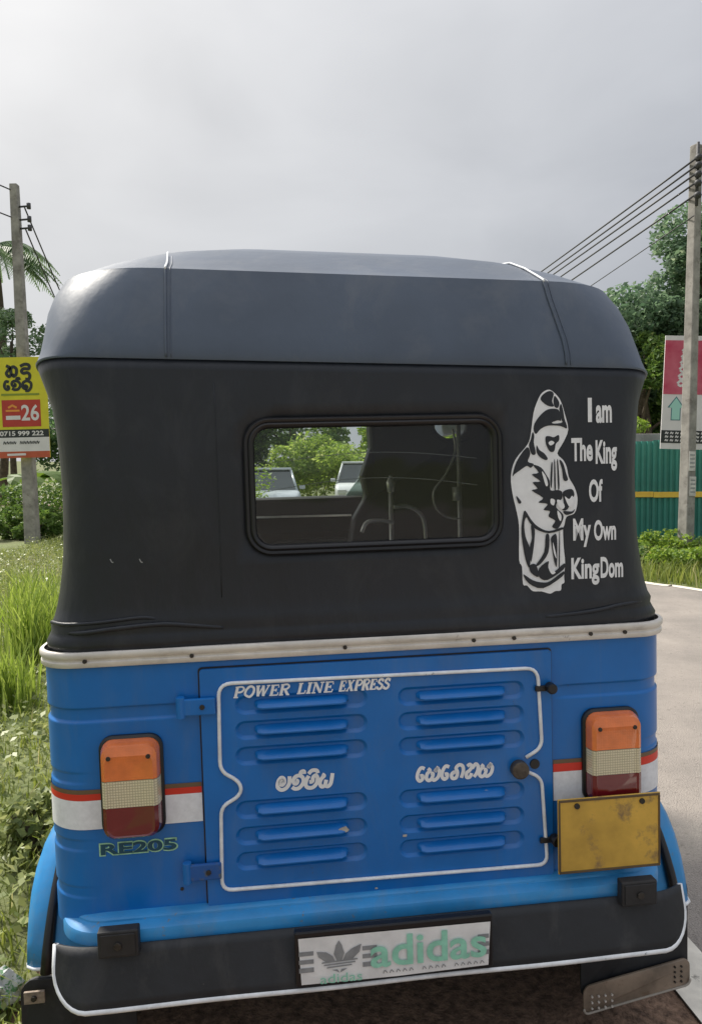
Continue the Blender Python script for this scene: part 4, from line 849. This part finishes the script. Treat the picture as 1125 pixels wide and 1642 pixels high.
for i, (x, y, r_, h, lb) in enumerate(((-5.6, 25.5, 1.8, 2.6, 'bright bush beyond the silver car, seen through the window'), (-1.4, 27.5, 2.0, 2.8, 'bright bush between the two cars, seen through the window'), (2.4, 26, 1.8, 2.6, 'bright bush beyond the white van'))): bush('roadside_bush', lb, x, y, r_, h, leafmat('leaf_sunlit', (.16, .26, .05), (.34, .44, .12), (.5, .52, .25), trans=.5) if i == 0 else bpy.data.materials['leaf_sunlit'], 9000, .15, 120+i, group='bushes ahead')
# ------------------------------------------------------------------ right side
PR = pole(4.70, 10.5, 5.75, .165, .12, R(.95), R(28), 'weathered concrete utility pole with paper notices beside the green fence')
m_pap = mat('paper', (.62, .60, .57), .7, var=.2, vscale=18)
for z0, z1, o_ in ((1.28, 1.55, 0), (.93, 1.20, .02)):
    p_ = box('paper_notice', (-.02+o_, -.094+.006*z0, (z0+z1)/2), (.13, .004, z1-z0), m_pap, PR, 0)
    pr = Print()
    for k in range(4): pr.stroke([(-.07+o_, z1-.05-.055*k), (.03+o_, z1-.05-.055*k)], .018, False)
    pr.build('notice_print', m_grey, p_, lambda x, z: -.097+.006*z0, .0006)
for i, z in enumerate((5.52, 5.42, 5.30, 5.18, 5.02)):
    a = tube('insulator', [(-.05, -.07, z), (-.10, -.12, z), (-.14, -.16, z)], [.03, .055, .03], m_iron, PR, 8)
tube('insulator_rack', [(-.06, -.075, 4.9), (-.06, -.075, 5.75)], .022, m_iron, PR, 6)
for i, (z, bz, bx) in enumerate(((5.50, 6.30, 1.30), (5.40, 6.12, 1.40), (5.30, 5.98, 1.45), (5.18, 5.70, 1.50), (5.02, 5.30, 1.75), (4.75, 4.60, 2.2))):
    wire(('topmost', 'second', 'third', 'fourth', 'fifth', 'lowest and thinnest')[i]+' of the wires running from the right pole down behind the hood', (4.70, 10.4, z), (bx, 45, bz), .15, .014 if i < 5 else .008)
pp = pole(1.5, 45, 6.6, .26, .2, 0, 0, 'far concrete pole on the road ahead, hidden behind the hood')
# banner with arrow
BR_ = empty('banner_sign', (5.03, 11.3, 0), (0, R(2.0), R(-4))); tag(BR_, 'pink and white roadside banner with a mint arrow behind the right pole', 'banner')
m_pink = mat('banner_pink', (.56, .045, .11), .55, var=.18, vscale=2.2, col2=(.62, .16, .22)); m_mint = mat('print_mint', (.36, .66, .58), .5); m_navy = mat('print_teal', (.06, .19, .22), .5)
flat('panel', -.42, .62, 1.60, 3.29, 0, m_bw, BR_, .02); flat('pink_field', -.42, .62, 2.42, 3.22, -.004, m_pink, BR_); flat('black_strip', -.42, .62, 1.69, 1.88, -.004, m_blk, BR_)
bs2 = lambda x, z: -.0045
def arrow(cx, z0, z1, w_, gi): return [(cx-w_*.28+gi, z0+gi), (cx+w_*.28-gi, z0+gi), (cx+w_*.28-gi, z1-.17-gi*.4), (cx+w_*.5-gi*2.2, z1-.17-gi*.4+gi), (cx, z1-gi*1.8), (cx-w_*.5+gi*2.2, z1-.17-gi*.4+gi), (cx-w_*.28+gi, z1-.17-gi*.4)]
pr = Print(); pr.poly(arrow(-.22, 2.03, 2.39, .25, 0)); pr.build('arrow_outline', m_navy, BR_, lambda x, z: 0); pr = Print(); pr.poly([(.32, 2.20), (.60, 2.24), (.60, 2.34), (.32, 2.30)]); pr.build('print_bar', m_mint, BR_, lambda x, z: 0)
pr = Print(); pr.poly(arrow(-.22, 2.03, 2.39, .25, .012)); pr.build('arrow', m_mint, BR_, lambda x, z: 0, .0028)
pr = Print()
for i, z in enumerate((3.06, 2.97, 2.88, 2.79, 2.68, 2.58)):
    sx0_ = -.17-.010*i
    pr.stroke([(sx0_, z), (sx0_+.05, z+.04), (sx0_+.10, z), (sx0_+.05, z-.035), (sx0_+.01, z-.01)], .035)
    pr.stroke([(sx0_+.12, z+.03), (sx0_+.17, z), (sx0_+.12, z-.03)], .03)
for j, z in enumerate((1.84, 1.785, 1.73)):
    for k in range(11):
        if k in (4, 8) and j < 2: continue
        u = -.36+.075*k; pr.stroke([(u, z-.014), (u+.012, z+.014), (u+.03, z-.012), (u+.042, z+.012)], .014)
kind(pr.build('print', m_bw, BR_, bs2), 'stuff')
for x in (.02, .58): tube('banner_post', [(x, .05, -.1), (x, .05, 3.25)], .03, m_iron, BR_)
# corrugated fence: every sheet its own part
FE = empty('sheet_fence', (3.2, 12.0, 0), (0, 0, R(-1.5))); tag(FE, 'dark green corrugated sheet fence with a yellow band across it', 'fence')
m_fg = mat('fence_green', (.055, .26, .215), .5, var=.18, vscale=1.5, metal=.1); m_fy = mat('fence_yellow', (.95, .60, .08), .5, var=.12, vscale=5)
V = []; pr_w, nn = .09, 9
for k in range(nn):
    for dx, dy in ((0, 0), (.034, 0), (.046, .028), (.078, .028)): V.append((k*pr_w+dx, dy))
V.append((nn*pr_w, 0)); k = len(V)
fme = bpy.data.meshes.new('sheet'); fme.from_pydata([(x, y, 0) for x, y in V]+[(x, y, 1.76) for x, y in V], [], [(i, i+1, k+i+1, k+i) for i in range(k-1)]); fme.materials.append(m_fg)
for i in range(9):
    o = bpy.data.objects.new('sheet', fme); o.location = (i*.812, (i % 2)*.006, random.uniform(-.02, .03)); o.rotation_euler = (0, R(random.uniform(-.4, .4)), 0); link(o, FE)
for i in range(9): box('yellow_band', (i*.812+.405, -.012, .90+random.uniform(-.008, .008)), (.806, .012, .088), m_fy, FE, .002)
for i in range(5): box('fence_post', (i*1.8+.1, .09, .85), (.06, .06, 1.75), m_iron, FE, .004)
WL = tag(box('boundary_wall', (6.8, 12.9, .93), (7.4, .16, 1.96), mat('weathered_wall', (.36, .34, .32), .9, var=.25, vscale=3, wear=((.16, .15, .13), 4, .58, .1)), None, .01), 'weathered grey boundary wall showing just above the green fence', 'wall')
tag(tube('dead_branch', catmull([(5.25, 12.5, 0), (5.24, 12.5, 1.7), (5.22, 12.5, 2.12)], 4), .03, m_conc, None, 6), 'pale bare stake standing up behind the green fence', 'stake')
# bushes along the far verge
vb = [(3.55, 9.9, .45, .42), (4.05, 9.4, .5, .45), (4.55, 9.6, .5, .42), (4.9, 8.9, .45, .40), (5.3, 8.5, .5, .42), (4.3, 10.6, .6, .6), (5.2, 10.2, .55, .55), (3.4, 11.0, .6, .65), (5.9, 9.6, .6, .6), (5.9, 7.6, .5, .4)]
vl = ['at the road edge next to the hood', 'second from the hood at the road edge', 'in front of the right utility pole', 'at the road edge right of the pole', 'at the right picture edge by the road', 'at the foot of the fence left of the pole', 'at the foot of the fence right of the pole', 'behind the hood at the fence end', 'beyond the right picture edge by the fence', 'outside the right picture edge by the road']
for i, (x, y, r_, h) in enumerate(vb): bush('verge_bush', 'low scrubby bush '+vl[i], x, y, r_, h*.72, (LM[1], LM[2])[i % 2], 2600, .06, 90+i, group='scrub along the fence')
XY = scat(26000, 2.2, 8.5, 6, 12, 1, 11); fx = np.interp(XY[:, 1], [p.y for p in FAR], [p.x for p in FAR]); XY = XY[XY[:, 0] > fx+.06]
kind(blades('grass', XY, rng.uniform(.08, .30, len(XY)), m_gr, .012, .5, 12), 'stuff', 'rough grass along the far road edge')
# big tree behind the fence
tree('large_tree', 'large dense dark tree behind the green fence on the right', 9.0, 18.5, 8.0, 3.0, 3.5, leafmat('leaf_hazed_blue', (.085, .15, .09), (.19, .28, .17), (.32, .39, .26), trans=.45), 90000, .15, 81, cz=4.3, trunk=.3)  # leaf colour paled and blued to stand in for haze
tree('leafy_tree', 'middle tree leaning against the large dark tree on the right', 7.55, 18.2, 6.3, 1.45, 2.2, bpy.data.materials['leaf_hazed_blue'], 26000, .13, 85, cz=3.9)
tree('leafy_tree', 'smaller tree filling the gap between hood and right banner', 6.5, 17.0, 4.9, 1.0, 1.9, LM[1], 26000, .11, 82, cz=2.7)
bush('bright_bush', 'bright green bush rising behind the fence beside the hood', 5.35, 14.2, .7, 2.6, LM[2], 5200, .08, 83)
tree('leafy_tree', 'far tree beyond the right picture edge', 13.5, 21, 8, 3, 3.4, LM[1], 9000, .2, 84)

# ------------------------------------------------------------------ cars ahead
def car(x, y, rz, col, label, van=False):
    E_ = empty('parked_car', (x, y, 0), (0, 0, rz)); tag(E_, label, 'car', 'cars ahead')
    m = mat('car_paint_'+('van' if van else 'car'), col, .25, var=.05, coat=.6); L, W_, H = (4.0, 1.62, 1.62) if van else (3.7, 1.6, 1.42); hb = .95 if van else .80
    rings = []
    for yy, w_, zt, zb in ((-L/2, .62, hb*.72, .32), (-L/2+.08, .74, hb*.85, .24), (-L/2+.5, W_/2, hb, .22), (L/2-.5, W_/2, hb+.05, .22), (L/2-.06, .74, hb, .26), (L/2, .66, hb*.85, .34)): rings.append([(a, yy, b) for a, b in rrect(-w_, w_, zb, zt, .12, 4)])
    bd = loft('body', rings, m, E_, closed=True); k = len(rings[0]); 
    mk('front_panel', rings[0], [tuple(range(k))], m, bd); mk('rear_panel', rings[-1], [tuple(range(k))[::-1]], m, bd)
    y0, y1 = (-L/2+.45, -L/2+.95) if van else (-L/2+.85, -L/2+1.45)
    A = [(-.74, y0, hb-.04), (.74, y0, hb-.04), (.60, y1, H-.06), (-.60, y1, H-.06)]; B = [(-.74, L/2-.25, hb), (.74, L/2-.25, hb), (.60, L/2-.6, H-.06), (-.60, L/2-.6, H-.06)]
    gm = mat('car_glass', (.02, .03, .035), .06, spec=.8)
    mk('windscreen', A, [(0, 1, 2, 3)], gm, E_); mk('rear_glass', B, [(3, 2, 1, 0)], gm, E_); mk('side_glass', [A[0], A[3], B[3], B[0]], [(0, 1, 2, 3)], gm, E_); mk('side_glass', [A[1], A[2], B[2], B[1]], [(3, 2, 1, 0)], gm, E_)
    box('roof', (0, (y1+L/2-.6)/2, H-.03), (1.26, L/2-.6-y1+.1, .07), m, E_, .03)
    for sx in (-1, 1):
        tube('pillar', [(sx*.74, y0, hb-.04), (sx*.60, y1, H-.05)], .035, m, E_); tube('pillar', [(sx*.74, L/2-.25, hb), (sx*.60, L/2-.6, H-.05)], .035, m, E_)
        box('headlight', (sx*.52, -L/2+.02, hb*.70), (.28, .10, .15), mat('headlight', (.7, .7, .68), .1, coat=1), E_, .03); box('wing_mirror', (sx*.88, y0+.15, hb+.08), (.16, .06, .11), m, E_, .02)
        for yy in (-L/2+.7, L/2-.7): disc('wheel', (sx*(W_/2-.09), yy, .29), .29, .18, m_tyre, E_, 'X', 20, .03)
    box('grille', (0, -L/2-.005, hb*.62), (.66, .04, .12), m_blk, E_, .01); box('bumper', (0, -L/2-.02, .38), (1.4, .12, .16), m, E_, .04)
car(-2.35, 21.5, R(9), (.50, .54, .58), 'silver grey hatchback ahead, at the left of the rear window')
car(.45, 25.5, R(-6), (.72, .73, .72), 'white van ahead, in the middle of the rear window', True)
# ------------------------------------------------------------------ litter
g = random.Random(5); bm = bmesh.new(); bmesh.ops.create_icosphere(bm, subdivisions=3, radius=1)
for v in bm.verts:
    s = 1+.35*math.sin(v.co.x*5+v.co.z*7)*math.cos(v.co.y*6)+g.uniform(-.12, .12); v.co = Vector((v.co.x*.06*s, v.co.y*.06*s, max(-.02, v.co.z*.10*s)+.06))
bg = bmobj('plastic_bag', bm, mat('bag_plastic', (.55, .56, .55), .35, var=.25, vscale=14, wear=((.10, .24, .10), 22, .52, .03)), None); bg.location = (-.875, 1.80, -.01); bg.scale = (.7, .7, .55)
tag(bg, 'crumpled white plastic bag lying in the grass at lower left', 'plastic bag')
